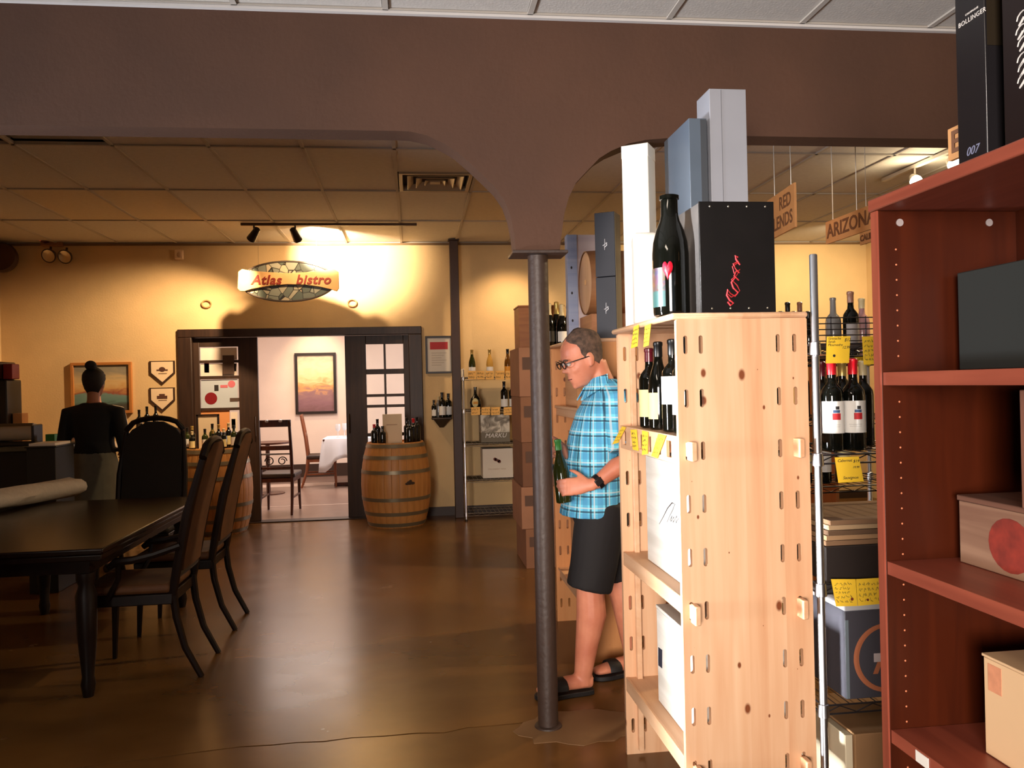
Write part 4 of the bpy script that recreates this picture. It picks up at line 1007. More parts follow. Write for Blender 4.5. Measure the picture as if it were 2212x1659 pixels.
part(t, 'body', MB().box(q[2].x, q[3].x, 9.0, 9.28, .455, q[2].z), M('carton_white', (226,212,192), .6), True, bevel=.003)
c = AY(1073, 994, 9.0)
for dx, dz in ((-.02,.012),(.018,-.008),(.03,-.016),(-.006,.004)): part(t, 'berry', MB().cyl((c.x+dx, 8.9995, c.z+dz), (c.x+dx, 8.998, c.z+dz), .018, n=10), M('berry', (110,52,36), .6), True)
letters(t, 'lettering', 'STRAWBERRY WINE', .022, (c.x, 8.9992, c.z-.10), (1,0,0), (0,0,1), M('print_tan', (190,160,130), .7), .0005)

# framed notice, wall shelf with bottles
def framed(name, label, x0, x1, z0, z1, y, framem, artm, fw=.022, cat='picture', depth=.025, glass=False):
    t = thing(name, label, cat, ((x0+x1)/2, y, z0))
    f = MB()
    f.box(x0,x1,y-depth,y,z0,z0+fw).box(x0,x1,y-depth,y,z1-fw,z1).box(x0,x0+fw,y-depth,y,z0+fw,z1-fw).box(x1-fw,x1,y-depth,y,z0+fw,z1-fw)
    part(t, 'frame', f, framem, True, bevel=.002)
    part(t, 'art', MB().box(x0+fw,x1-fw,y-depth*.5,y-.002,z0+fw,z1-fw), artm, True)
    return t
blackf = M('frame_black', (34,24,20), .4)
q = [AY(918,726,YW-.03), AY(979,806,YW-.03)]
x0, x1, z0, z1 = q[0].x, q[1].x, q[1].z, q[0].z
t = framed('framed_notice', 'black framed white notice with a red title bar beside the doors', x0, x1, z0, z1, YW-.001, blackf, M('notice_paper', (206,196,180), .5))
part(t, 'title_bar', MB().box(x0+.055, x1-.055, YW-.0145, YW-.0135, z1-.155, z1-.07), M('title_red', (176,38,40), .6), True)
letters(t, 'lettering', 'NOTICE', .045, ((x0+x1)/2, YW-.0147, z1-.112), (1,0,0), (0,0,1), M('pale_paint', (190,176,176), .6), .0004) if False else None
for k in range(6): part(t, 'text_line', MB().box(x0+.07, x1-.07-.03*(k%3), YW-.0142, YW-.0135, z1-.20-.028*k, z1-.193-.028*k), M('print_faint', (176,164,148), .7), True)
p = AY(955, 902, 9.25)
t = thing('corner_shelf', 'small dark round wall shelf with a tapered bracket near the square post', 'shelf', (p.x, YW-.08, p.z-.14))
q0, q1 = AY(932, 898, 9.25).x, AY(976, 898, 9.25).x
part(t, 'board', MB().box(q0, q1, YW-.20, YW-.001, p.z-.02, p.z), darkw, True, bevel=.008)
part(t, 'bracket', MB().loft([[((q0+q1)/2+s_*(q1-q0)*.40*k, YW-.001-d*k*.17, p.z-.021-.13*(1-k)) for s_, d in ((-1,0),(1,0),(1,1),(-1,1))] for k in (.25,.55,1.0)]), darkw, True, bevel=.004)
for i, (px, h, gl, lb) in enumerate(((937,.20,glassd,paperw),(955,.285,glassd,paperw),(969,.27,glassd,paperw))):
    bottle(('half bottle at the left of the small dark wall shelf', 'tall bottle in the middle of the small dark wall shelf', 'bottle by the square post on the small dark wall shelf')[i], (AY(px,870,9.28).x, (9.28,9.26,9.345)[i], p.z+.001), h, .028 if i == 0 else .040, 'bordeaux', gl, capb, lb, (.10,.45), -PI/2, 2.2, 'bottles on the small wall shelf', n=14)
bottle('pale clear bottle behind the others on the small wall shelf', (AY(947,870,9.34).x, 9.34, p.z+.001), .24, .03, 'bordeaux', glassgr, capw, None, group='bottles on the small wall shelf', n=14)

# ================================================================== DOORS TO THE BISTRO
fr = struct('door_1', MB().box(DX0-.05, DX0+.10, YW-.03, YW+.16, 0, DZ-.0605).box(DX1-.10, DX1+.05, YW-.03, YW+.16, 0, DZ-.0605).box(DX0-.05, DX1+.05, YW-.03, YW+.16, DZ-.06, DZ+.03), darkw, bevel=.006)
stile = wood_mat('door_stile', (48,32,24), (66,45,32), 'Z', .5)
part(fr, 'threshold', MB().box(DX0+.1, DX1-.1, YW-.01, YW+.16, .0005, .012), darkw, bevel=.003)
glassp = bpy.data.materials.new('door_glass'); glassp.use_nodes = True
gb_ = glassp.node_tree.nodes['Principled BSDF']; gb_.inputs['Base Color'].default_value = (.92,.96,.96,1); gb_.inputs['Roughness'].default_value = .03; gb_.inputs['Transmission Weight'].default_value = 1.0; gb_.inputs['IOR'].default_value = 1.05
def door_leaf(x0, x1, gx0, gx1, zrows, cols, y):
    lf = MB().box(x0, gx0, y, y+.045, .015, 2.095).box(gx1, x1, y, y+.045, .015, 2.095)
    lf.box(gx0, gx1, y, y+.045, zrows[0][1], 2.095).box(gx0, gx1, y, y+.045, .015, zrows[-1][0])
    o = part(fr, 'door_leaf', lf, stile, bevel=.004)
    for a, b in zip(zrows, zrows[1:]): part(o, 'muntin', MB().box(gx0, gx1, y+.004, y+.041, b[1], a[0]), stile)
    for k in range(1, cols):
        xm = gx0+(gx1-gx0)*k/cols; part(o, 'muntin', MB().box(xm-.012, xm+.012, y+.003, y+.042, zrows[-1][0], zrows[0][1]), stile)
    part(o, 'glass_pane', MB().box(gx0+.001, gx1-.001, y+.019, y+.025, zrows[-1][0]+.001, zrows[0][1]-.001), glassp)
    part(o, 'handle', MB().tube([(x1-.035 if x0 < -1.5 else x0+.035, y-.03, .98),(x1-.035 if x0 < -1.5 else x0+.035, y-.035, 1.02),(x1-.035 if x0 < -1.5 else x0+.035, y-.035, 1.16),(x1-.035 if x0 < -1.5 else x0+.035, y-.03, 1.2)], .008, 8), M('handle_bronze', (70,52,34), .4, .8))
    return o
YD = YW+.04
zz = lambda y, x=470: AY(x, y, YD).z
L0, L1 = DX0+.10, AY(559, 900, YD).x
gl0, gl1 = AY(431, 800, YD).x, AY(515, 800, YD).x
rows_l = [(zz(778), zz(749)), (zz(812), zz(784)), (zz(881), zz(819)), (zz(935), zz(887)), (zz(990), zz(942)), (zz(1060), zz(1000))]
dl = door_leaf(L0, L1, gl0, gl1, rows_l, 1, YD)
R0, R1 = AY(748, 900, YD).x, DX1-.10
gr0, gr1 = AY(791, 800, YD).x, AY(872, 800, YD).x
zr = lambda y: AY(830, y, YD).z
rows_r = [(zr(797), zr(743)), (zr(851), zr(808)), (zr(874), zr(857)), (zr(935), zr(880)), (zr(1000), zr(942))]
dr = door_leaf(R0, R1, gr0, gr1, rows_r, 2, YD)
# stickers and papers on the left leaf's panes
def sticker(x0, y0, x1, y1, mat, round_=False, nm='sticker'):
    a, b = AY(x0, y0, YD+.017), AY(x1, y1, YD+.017)
    mb = MB()
    if round_: mb.cyl(((a.x+b.x)/2, YD+.0185, (a.z+b.z)/2), ((a.x+b.x)/2, YD+.0165, (a.z+b.z)/2), (b.x-a.x)/2, n=22)
    else: mb.box(a.x, b.x, YD+.0165, YD+.0185, b.z, a.z)
    return part(dl, nm, mb, mat)
stk_r, stk_d, stk_g, stk_b = M('sticker_red', (190,36,46), .5), M('sticker_maroon', (130,20,30), .5), M('sticker_brown', (84,64,54), .6), M('paper_bluewhite', (190,200,210), .5)
sticker(433, 752, 512, 777, M('paper_warm', (236,222,206), .6), nm='paper')
sticker(433, 786, 512, 811, M('paper_warm'), nm='paper'); sticker(441, 783, 452, 805, stk_r)
o = part(dl, 'notice', MB().box(AY(463,0,YD).x, AY(488,0,YD).x, YD-.004, YD-.001, AY(470,808,YD).z, AY(470,768,YD).z), stk_g)
sticker(490, 786, 510, 802, M('paper_cream', (226,220,196), .6), nm='paper')
sticker(434, 821, 514, 880, stk_b, nm='paper')
for x0, y0, x1, mt, rd in ((492,822,508,M('sticker_pink', (206,110,120), .5),1),(442,848,469,stk_d,1)):
    a, b = AY(x0, y0, YD+.015), AY(x1, y0, YD+.015); r_ = (b.x-a.x)/2
    part(dl, 'sticker', MB().cyl((a.x+r_, YD+.0163, a.z-r_), (a.x+r_, YD+.0150, a.z-r_), r_, n=22), mt)
c = AY(455.5, 862, YD+.0145); letters(dl, 'lettering', 'ZAGAT', .022, (c.x, YD+.0146, c.z), (1,0,0), (0,0,1), M('pale_paint'), .0004, world=False) if False else None
part(dl, 'sticker', MB().box(AY(443,0,YD).x, AY(452,0,YD).x, YD+.0150, YD+.0163, AY(447,845,YD).z, AY(447,832,YD).z), ink)
part(dl, 'sticker', MB().box(AY(456,0,YD).x, AY(472,0,YD).x, YD+.0150, YD+.0163, AY(464,838,YD).z, AY(464,832,YD).z), M('sticker_pink'))
part(dl, 'sticker', MB().box(AY(476,0,YD).x, AY(498,0,YD).x, YD+.0150, YD+.0163, AY(487,868,YD).z, AY(487,860,YD).z), stk_g)
sticker(427, 888, 497, 932, M('paper_orange', (222,150,92), .6), nm='paper'); sticker(498, 890, 514, 930, M('paper_warm'), nm='paper'); sticker(500, 905, 509, 925, stk_r)

# ================================================================== SIGN over the doors
YS = 8.76
def sgp(x, y): p = AY(x, y, YS); return (p.x, p.z)
t = thing('bistro_sign', 'oval wall sign over the doors with a scroll reading Atlas bistro', 'sign', (sgp(622,650)[0], YS, sgp(622,650)[1]))
m_, nt, b, oc, xyz = newmat('mosaic_green', .3)
vo = nt.nodes.new('ShaderNodeTexVoronoi'); vo.feature = 'DISTANCE_TO_EDGE'; vo.inputs['Scale'].default_value = 11; nt.links.new(oc, vo.inputs['Vector'])
v2 = nt.nodes.new('ShaderNodeTexVoronoi'); v2.inputs['Scale'].default_value = 11; nt.links.new(oc, v2.inputs['Vector'])
sc_ = nt.nodes.new('ShaderNodeSeparateColor'); nt.links.new(v2.outputs['Color'], sc_.inputs[0])
nt.links.new(mix(nt, math_(nt, 'LESS_THAN', vo.outputs['Distance'], .03), ramp(nt, sc_.outputs[0], [(.2,(86,92,82)),(.5,(140,140,124)),(.8,(176,160,130))]), lin((44,40,34))), b.inputs['Base Color'])
xa, xb, cxs = sgp(516,600)[0], sgp(730,600)[0], sgp(622,600)[0]; zm = sgp(622,608)[1]; hx = (xb-xa)/2-.02; hz = (sgp(622,565)[1]-sgp(622,651)[1])/2
el = [(cxs+hx*math.cos(2*PI*i/48), zm+hz*math.sin(2*PI*i/48)) for i in range(48)]
part(t, 'oval', MB().prism(el, YS-.008, YS+.03, 'XZ'), m_, True)
rimp = [(x, YS-.008, z) for x, z in el]; part(t, 'rim', MB().tube(rimp + rimp[:2], .010, 6, caps=False), M('rim_dark', (60,48,38), .5), True)
top = [sgp(x, y) for x, y in ((516,588),(524,582),(545,586),(585,589),(622,591),(660,589),(700,585),(722,582),(732,588))]
bot = [sgp(x, y) for x, y in ((733,624),(728,630),(716,626),(690,620),(660,616),(622,615),(585,618),(545,625),(530,630),(520,630),(514,624))]
part(t, 'scroll', MB().prism(list(reversed(top + bot)), YS-.034, YS-.010, 'XZ'), M('scroll_tan', (206,158,100), .55, var=.08, scale=6), True, bevel=.004)
for dx in (-.3, .3): part(t, 'cord', MB().tube([(cxs+dx, YS+.01, zm+.12), (cxs+dx, YS+.01, CE-.001)], .0015, 5), M('cord_wire', (120,100,80), .4, .6), True)
red = M('sign_red', (126,40,22), .5)
p = AY(626, 605, YS-.035)
for s_, dx in (('Atlas', -.24), ('bistro', .24)): letters(t, 'lettering', s_, .135, (p.x+dx, YS-.0355, p.z), (1,0,-.01), (0,0,1), red, .003, shear=.25, bold=.004, space=1.1)

# small hooks left and right of the arch shadow
hk = M('hook_tan', (190,140,88), .5)
for i, (x, y) in enumerate(((447,657),(761,655))):
    p = AY(x, y, YW); pts = [(p.x+.05*math.cos(a), YW-.02, p.z+.04*math.sin(a)) for a in [2*PI*k/16 for k in range(17)]]
    mb = MB().tube(pts, .008, 6).tube([(p.x, YW-.001, p.z+.04), (p.x, YW-.02, p.z+.04)], .008, 6)
    solo('wall_ring', mb, hk, ('small tan ring on the wall above the left door jamb', 'small tan ring on the wall right of the oval sign')[i], 'ring')
# pictures and plaques on the left wall part
m_, nt, b, oc, xyz = newmat('seascape', .5)
hsv = math_(nt, 'ADD', math_(nt, 'DIVIDE', xyz[2], .56), math_(nt, 'MULTIPLY', math_(nt, 'SUBTRACT', noise(nt, oc, 5.0, 5.0, (1,1,2.5), 1.0), .5), .35))
nt.links.new(ramp(nt, hsv, [(.0,(92,60,48)),(.16,(70,74,66)),(.24,(96,128,122)),(.38,(112,140,132)),(.42,(150,84,66)),(.5,(196,150,92)),(.62,(206,176,124)),(.8,(150,140,118)),(1.0,(124,122,112))]), b.inputs['Base Color'])
q = [AY(152,784,YW-.03), AY(286,892,YW-.03)]
framed('framed_painting', 'tan framed landscape painting on the wall behind the woman', q[0].x, q[1].x, q[1].z, q[0].z, YW-.001, M('frame_tan', (178,116,58), .45), m_, .03, depth=.04)
wd = M('plaque_dark', (58,36,22), .5)
pf = M('plaque_white', (232,206,170), .5)
for i, (y0, y1, lab) in enumerate(((780,830,'upper white home-plate plaque with a dark border, left of the doors'), (838,889,'lower white home-plate plaque with a dark border, left of the doors'))):
    a, b_ = AY(322, y0, YW-.02), AY(378, y1, YW-.02); xm = (a.x+b_.x)/2; zk = b_.z + (a.z-b_.z)*.46
    t = thing('home_plate_plaque', lab, 'plaque', (xm, YW-.01, b_.z), 0, 'home-plate plaques')
    out = [(a.x, a.z), (a.x, zk), (xm, b_.z), (b_.x, zk), (b_.x, a.z)]
    cxx, czz = xm, (a.z+zk)/2
    inn = [(cxx+(x-cxx)*.86, czz+(z-czz)*.86) for x, z in out]
    part(t, 'border', MB().prism(out, YW-.014, YW-.001, 'XZ'), wd, True)
    part(t, 'face', MB().prism(inn, YW-.0165, YW-.0145, 'XZ'), pf, True)
    e = MB()
    if i == 0: e.ell((xm, YW-.0172, a.z-.095), (.035,.0008,.028), 12, 6).box(xm-.06, xm+.06, YW-.0175, YW-.0168, a.z-.112, a.z-.095)
    else: e.box(xm-.055, xm+.055, YW-.0175, YW-.0168, a.z-.125, a.z-.09).box(xm-.03, xm+.03, YW-.0175, YW-.0168, a.z-.09, a.z-.07)
    e.box(xm-.04, xm+.05, YW-.0175, YW-.0168, a.z-.145, a.z-.138)
    part(t, 'emblem', e, M('emblem_brown', (84,50,36), .6), True, stuff=True)
# sensor, emergency light, speaker
p = AY(389, 551, YW)
t = thing('wall_sensor', 'small white motion sensor high on the wall left of the sign', 'sensor', (p.x, YW-.02, p.z-.055))
part(t, 'housing', MB().box(p.x-.048, p.x+.045, YW-.05, YW-.001, p.z-.055, p.z+.055), M('sensor_white', (226,196,160), .4), True, bevel=.012)
part(t, 'lens', MB().ell((p.x+.005, YW-.05, p.z-.005), (.026,.012,.032), 12, 8), M('lens_grey', (190,160,130), .2), True)
p = AY(118, 530, YW)
t = thing('emergency_light', 'twin-headed emergency light high on the left wall with a red indicator', 'light', (p.x, YW-.05, p.z-.15))
part(t, 'housing', MB().box(p.x-.12, p.x+.10, YW-.07, YW-.001, p.z-.02, p.z+.05), M('housing_tan', (160,110,66), .5), True, bevel=.01)
for x, y in ((104,551),(139,553)):
    c = AY(x, y, YW-.13)
    hd = part(t, 'lamp_head', MB().lathe([(0,-.06),(.05,-.05),(.075,0),(.078,.02),(.07,.02),(.0,.005)], 18, (c.x, YW-.10, c.z), (-.1,-.9,-.35)).tube([(c.x,YW-.08,c.z+.02),(c.x,YW-.06,c.z+.1)], .012, 8), M('head_dark', (60,44,34), .35), True)
    part(hd, 'reflector', MB().lathe([(.066,.021),(.03,.012),(0,.010)], 16, Vector((c.x, YW-.10, c.z))-Vector(t.location), (-.1,-.9,-.35)), M('reflector', (200,190,176), .12, .9))
c = AY(97, 519, YW-.1)
part(t, 'indicator', MB().ell((c.x, YW-.10, c.z), (.045,.05,.035), 12, 8), M('exit_red', (70,10,8), .4), True)
part(t, 'diode', MB().ell((c.x-.03, YW-.145, c.z-.004), (.014,.008,.008), 8, 6), emit('diode_red', (1,.05,.02), 1.5), True)
c = AY(8, 557, YW-.12)
t = thing('wall_speaker', 'dark rounded wall speaker in the top left corner', 'speaker', (c.x, YW-.1, c.z-.16))
part(t, 'cone', MB().lathe([(0,.0),(.15,.0),(.165,.03),(.15,.09),(.08,.13),(0,.14)], 24, (c.x, YW-.20, c.z), (0,1,-.15)), M('speaker_brown', (74,46,26), .6), True)
part(t, 'bracket', MB().box(c.x-.03, c.x+.03, YW-.10, YW-.001, c.z-.02, c.z+.14), M('speaker_brown'), True)
# track lamps over the doors
t = thing('track_light', 'ceiling track with two black spot heads shining on the bistro sign', 'light', (-1.2, 8.25, CE-.03))
part(t, 'track', MB().box(AY(520,480,8.25).x, AY(900,480,8.25).x, 8.235, 8.265, CE-.028, CE-.001), M('track_brown', (92,64,40), .5), True, bevel=.003)
bk = M('head_black', (26,20,16), .4)
heads = []
for x, y, ax_ in ((549,506,(-.55,.55,-.62)), (638,507,(.25,.75,-.6))):
    c = AY(x, y, 8.25); A_ = Vector(ax_).normalized()
    hd = part(t, 'spot_head', MB().lathe([(0,-.075),(.030,-.072),(.036,-.02),(.046,.07),(.041,.07),(0,.05)], 16, c, A_).tube([(c.x, 8.25, CE-.028), (c.x, c.y, c.z+.02)], .009, 8), bk, True)
    heads.append((c, A_))

# ================================================================== BARRELS beside the doors
stv = wood_mat('barrel_oak', (178,118,56), (206,146,80), 'Z', .5, 16); hoop = M('hoop_zinc', (128,116,92), .4, .5)
def barrel(label, x, y, h=.90, rmax=.378, rend=.305):
    t = thing('wine_barrel', label, 'barrel', (x, y, 0), 0, 'oak barrels beside the bistro doors')
    def rz(z): u = (z/h-.5)*2; return rend + (rmax-rend)*(1-u*u)
    n = 28
    v = MB()   # one stave: a slightly bowed plank with bevelled long edges
    zs_ = [h*k/8 for k in range(9)]; da = 2*PI/n; rings = []
    for z in zs_:
        r = rz(z); rings.append([((r-.02)*math.cos(-da*.49), (r-.02)*math.sin(-da*.49), z), ((r-.002)*math.cos(-da*.49), (r-.002)*math.sin(-da*.49), z), (r*math.cos(-da*.40), r*math.sin(-da*.40), z), (r*math.cos(da*.40), r*math.sin(da*.40), z), ((r-.002)*math.cos(da*.49), (r-.002)*math.sin(da*.49), z), ((r-.02)*math.cos(da*.49), (r-.02)*math.sin(da*.49), z)])
    me = cached('stave', lambda: v.loft(rings).mesh('stave', 40))
    for k in range(n):
        o = put('stave', me, stv, t); o.rotation_euler.z = k*da
    part(t, 'core', MB().lathe([(0,.03)] + [(rz(z)-.021, z) for z in (.03, .2, .45, .7, h-.03)] + [(0,h-.03)], 28), M('barrel_core', (60,38,20), .7))
    part(t, 'barrel_head', MB().lathe([(0,h-.03),(rz(h-.03)-.021,h-.03),(rz(h-.03)-.021,h-.022),(0,h-.022)], 28), stv)
    for z in (.012, .13, .285, .575, .73, h-.05):
        part(t, 'hoop', MB().lathe([(rz(z)+.0005,z),(rz(z)+.004,z),(rz(z+.038)+.004,z+.038),(rz(z+.038)+.0005,z+.038)], 36), hoop)
    return t
B2 = AY(856, 1040, 9.0); bx2 = barrel('oak barrel with zinc hoops right of the bistro doorway', B2.x, 8.97)
c = AY(885, 1043, 8.62); cr = MB()
for dx, dz, r_ in ((0,0,.035),(-.03,-.008,.022),(.035,-.006,.024),(.01,.022,.016)): cr.ell((dx, 0, dz), (r_,.004,r_*.62), 10, 6)
ang = math.asin(max(-1, min(1, (c.x-B2.x)/.375))); yb = 8.97-.3775*math.cos(ang)
cr.xf(Matrix.Translation((c.x-B2.x, yb-8.97-.003, c.z)) @ Matrix.Rotation(ang, 4, 'Z')); part(bx2, 'stencil', cr, M('stencil', (60,40,24), .7), stuff=True)
bx1 = barrel('oak barrel left of the bistro doorway, mostly behind the dining chairs', AY(468, 1040, 9.0).x, 8.97)
# boards with wines on the barrels
G = 'bottles standing on the left barrel'
xb1 = bx1.location.x
for i, (dx, dy, h) in enumerate(((-.27,-.05,.24),(-.24,.03,.25),(-.20,-.13,.20),(-.03,.02,.27),(.04,.0,.26),(.12,.10,.27),(.20,-.02,.25),(.02,-.17,.21),(.12,-.13,.22),(-.09,-.05,.22))):
    bottle(('dark bottle at the far left of the left barrel', 'dark bottle behind the leftmost ones on the left barrel', 'short bottle at the front left of the left barrel', 'tall bottle before the framed card on the left barrel', 'tall bottle in the middle of the left barrel', 'tall bottle at the back right of the left barrel', 'dark bottle at the right end of the left barrel', 'short bottle at the front middle of the left barrel', 'short bottle at the front right of the left barrel', 'green bottle inside the group on the left barrel')[i],
           (xb1+dx, 8.97+dy, .879), h, .034, 'bordeaux', glassd if i % 3 else glassg, [capb,capgold,capw][i % 3], [paperw,None,papery][i % 3], (.15,.5), -PI/2, 2.2, G, n=12)
xb2 = B2.x
for i, (dx, dy, h) in enumerate(((-.19,.02,.27),(-.22,-.10,.22),(-.13,-.16,.2),(.13,.0,.28),(.20,-.06,.27),(.16,-.15,.25),(.24,.06,.28))):
    bottle(('dark bottle left of the white card on the right barrel', 'short bottle at the left rim of the right barrel', 'short bottle at the front left of the right barrel', 'dark bottle just right of the white card', 'dark bottle at the right of the right barrel', 'dark bottle at the front right of the right barrel', 'dark bottle at the back right of the right barrel')[i],
           (xb2+dx, 8.97+dy, .879), h, .036, 'bordeaux', glassd, [capb,capr,capb][i % 3], None, (.15,.5), -PI/2, 2.2, 'bottles standing on the right barrel', n=12)
def card(label, x0, y0, x1, y1, Y, frame=None):
    a, b_ = AY(x0, y0, Y), AY(x1, y1, Y); t = thing('display_card', label, 'card', ((a.x+b_.x)/2, Y, .8795))
    part(t, 'paper', MB().box(a.x, b_.x, Y-.004, Y+.004, .8795, a.z), M('card_paper', (222,200,166), .6), True, bevel=.003)
    if frame: part(t, 'frame', MB().box(a.x-.018, a.x-.001, Y-.012, Y+.008, .8795, a.z+.015).box(b_.x+.001, b_.x+.018, Y-.012, Y+.008, .8795, a.z+.015).box(a.x-.018, b_.x+.018, Y-.012, Y+.008, a.z+.001, a.z+.018), blackf, True)
    else: part(t, 'text_rule', MB().box(a.x+.04, b_.x-.05, Y-.0052, Y-.0041, a.z-.12, a.z-.11), M('print_tan', (190,160,130), .7), True)
    part(t, 'foot', MB().box(a.x+.02, b_.x-.02, Y-.03, Y+.03, .8792, .8815), blackf, True)
card('white display card standing on the right barrel', 826, 895, 869, 955, 8.93)
card('framed cream card standing on the left barrel', 428, 899, 471, 950, 9.10, True)

# ================================================================== BISTRO ROOM FURNITURE
m_, nt, b, oc, xyz = newmat('sunset_painting', .5)
n_ = noise(nt, oc, 5.0, 5.0, (1,1,2.2), 1.2); zf = math_(nt, 'ADD', math_(nt, 'DIVIDE', xyz[2], 1.0), math_(nt, 'MULTIPLY', math_(nt, 'SUBTRACT', n_, .5), .45))
base_ = ramp(nt, zf, [(.0,(120,84,84)),(.2,(136,98,104)),(.36,(150,112,110)),(.46,(214,156,96)),(.6,(240,208,150)),(.8,(236,214,176)),(1,(198,178,150))])
nt.links.new(base_, b.inputs['Base Color'])
q = [AY(636,763,YB-.03), AY(728,893,YB-.03)]
framed('framed_painting', 'dark-framed sunset painting on the bistro back wall', q[0].x, q[1].x, q[1].z, q[0].z, YB-.001, blackf, m_, .045, depth=.05)
mah = wood_mat('mahogany', (60,26,16), (88,42,24), 'Z', .35); mah2 = wood_mat('oak_red', (116,62,36), (146,84,50), 'Z', .4)
def bistro_chair(label, x, y, rz, mat, scroll=False, hgt=1.08, seat=.47):
    t = thing('bistro_chair', label, 'chair', (x, y, 0), rz)
    # local: the sitter faces +x
    for sy in (-1, 1):
        part(t, 'leg', MB().tube([(.20,sy*.19,seat-.03),(.20,sy*.19,.2),(.21,sy*.195,0)], [.022,.018,.014], 8), mat)
        part(t, 'back_post', MB().tube([(-.30,sy*.19,0),(-.22,sy*.185,.25),(-.20,sy*.185,seat),(-.23,sy*.185,.75),(-.29,sy*.18,hgt)], [.016,.02,.022,.02,.018], 8), mat)
        part(t, 'stretcher', MB().bar((.20,sy*.19,.2),(-.235,sy*.187,.2), .022), mat)
    part(t, 'seat', MB().box(-.22,.24,-.22,.22,seat-.035,seat+.02), M('seat_dark', (54,36,28), .5), bevel=.015)
    part(t, 'seat_frame', MB().box(-.21,.225,-.205,.205,seat-.085,seat-.036), mat, bevel=.004)
    part(t, 'top_rail', MB().obox((-.285,0,hgt-.035), (.012,0,0), (0,.20,0), (0,0,.042)), mat, bevel=.008)
    part(t, 'back_rail', MB().obox((-.235,0,.80), (.010,0,0), (0,.18,0), (0,0,.028)), mat, bevel=.006)
    if scroll:
        mb = MB(); st = M('scroll_iron', (40,30,28), .3, .7)
        for sy in (-1, 1):
            pts = [(-.215, sy*(.075+.055*math.cos(a)*(1-a*.07)), .64+.055*math.sin(a)*(1-a*.07)) for a in [k*.4 for k in range(22)]]
            part(t, 'scroll', MB().tube(pts, .007, 6), st)
            part(t, 'finial', MB().ell((-.29, sy*.08, hgt-.01), (.012,.03,.02), 10, 6), M('chrome'))
        part(t, 'cross_rail', MB().box(-.222,-.208,-.18,.18,.545,.57), mat); part(t, 'bright_rail', MB().box(-.228,-.214,-.18,.18,.715,.735), M('rail_bright', (190,190,196), .25, .8))
    else:
        for dy in (-.10,-.035,.035,.10): part(t, 'slat', MB().bar((-.205,dy,seat+.02),(-.235,dy,.78), .03, .012, up=(1,0,0)), mat)
    return t
p = AZ(620, 1105, 0)
bistro_chair('dark bistro chair with scrolled iron back just inside the doorway', AY(603, 1000, 10.15).x, 10.2, PI/2-.05, mah, True, 1.13)
bistro_chair('reddish wooden chair drawn up to the white-clothed table', AY(690, 1000, 12.6).x+.02, 12.75, .08, mah2, False, 1.10)
tx = AY(750, 930, 12.7).x; tbx = tx+.07
t = thing('bistro_table', 'square table in the bistro under a white tablecloth', 'table', (tbx, 12.7, 0))
part(t, 'tabletop', MB().box(tbx-.40,tbx+.40,12.3,13.1,.71,.74), mah, True, bevel=.004); part(t, 'pedestal', MB().cyl((tbx,12.7,.05),(tbx,12.7,.71),.045), mah, True); part(t, 'base', MB().box(tbx-.28,tbx+.28,12.66,12.74,.0,.05).box(tbx-.04,tbx+.04,12.42,12.98,.0,.05), mah, True, bevel=.01)
cl = MB(); n = 48; rings = []
def sq(a, w): c, s_ = math.cos(a), math.sin(a); k = w/max(abs(c), abs(s_)); return c*k, s_*k
for w, z, amp in ((.0,.7455,0),(.36,.7455,0),(.408,.744,0),(.416,.72,.0),(.43,.62,.02),(.44,.52,.035),(.445,.46,.04)):
    ring = []
    for i in range(n):
        a = 2*PI*(i+.5)/n; x_, y_ = sq(a, max(w, .001)); k = 1 + amp*math.sin(a*12)*2; cn = abs(math.sin(2*a))**6
        ring.append((tbx+x_*k, 12.7+y_*k, z - (cn*.22*(.745-z)/.285 if z < .74 else 0)))
    rings.append(ring)
o = solo('tablecloth', cl.loft(rings, True, False), M('cloth_white', (224,228,236), .8), 'white tablecloth with hanging corner on the bistro table', 'tablecloth', smooth=60); o.modifiers.new('s', 'SOLIDIFY').thickness = .002
for i, (dx, dy) in enumerate(((-.20,-.12),(-.12,.10))):
    t = thing('wine_glass', ('stemmed wine glass near the front of the white bistro table', 'stemmed wine glass further back on the white bistro table')[i], 'glass', (tbx+dx, 12.7+dy, .747))
    part(t, 'bowl', MB().lathe([(.006,.09),(.03,.11),(.042,.15),(.036,.205),(.034,.205),(.040,.15),(.028,.113),(0,.098)], 14), M('glassware', (220,220,220), .05), smooth=60)
    part(t, 'stem', MB().lathe([(0,0),(.034,.001),(.006,.008),(.0045,.09),(0,.092)], 12), M('glassware'), smooth=60)
# floor light: a round dark base near the chair
c = AZ(588, 1066, 0); t = thing('stand_base', 'round dark pedestal base on the bistro floor behind the dark chair', 'stand', (c.x-.02, c.y, 0))
part(t, 'disc', MB().lathe([(0,0),(.20,0),(.20,.012),(.05,.03),(0,.03)], 24), mah); part(t, 'stem', MB().cyl((-.03,0,.03),(-.03,0,.72),.03), mah); part(t, 'top', MB().lathe([(0,.72),(.30,.72),(.30,.745),(0,.745)], 24), mah)

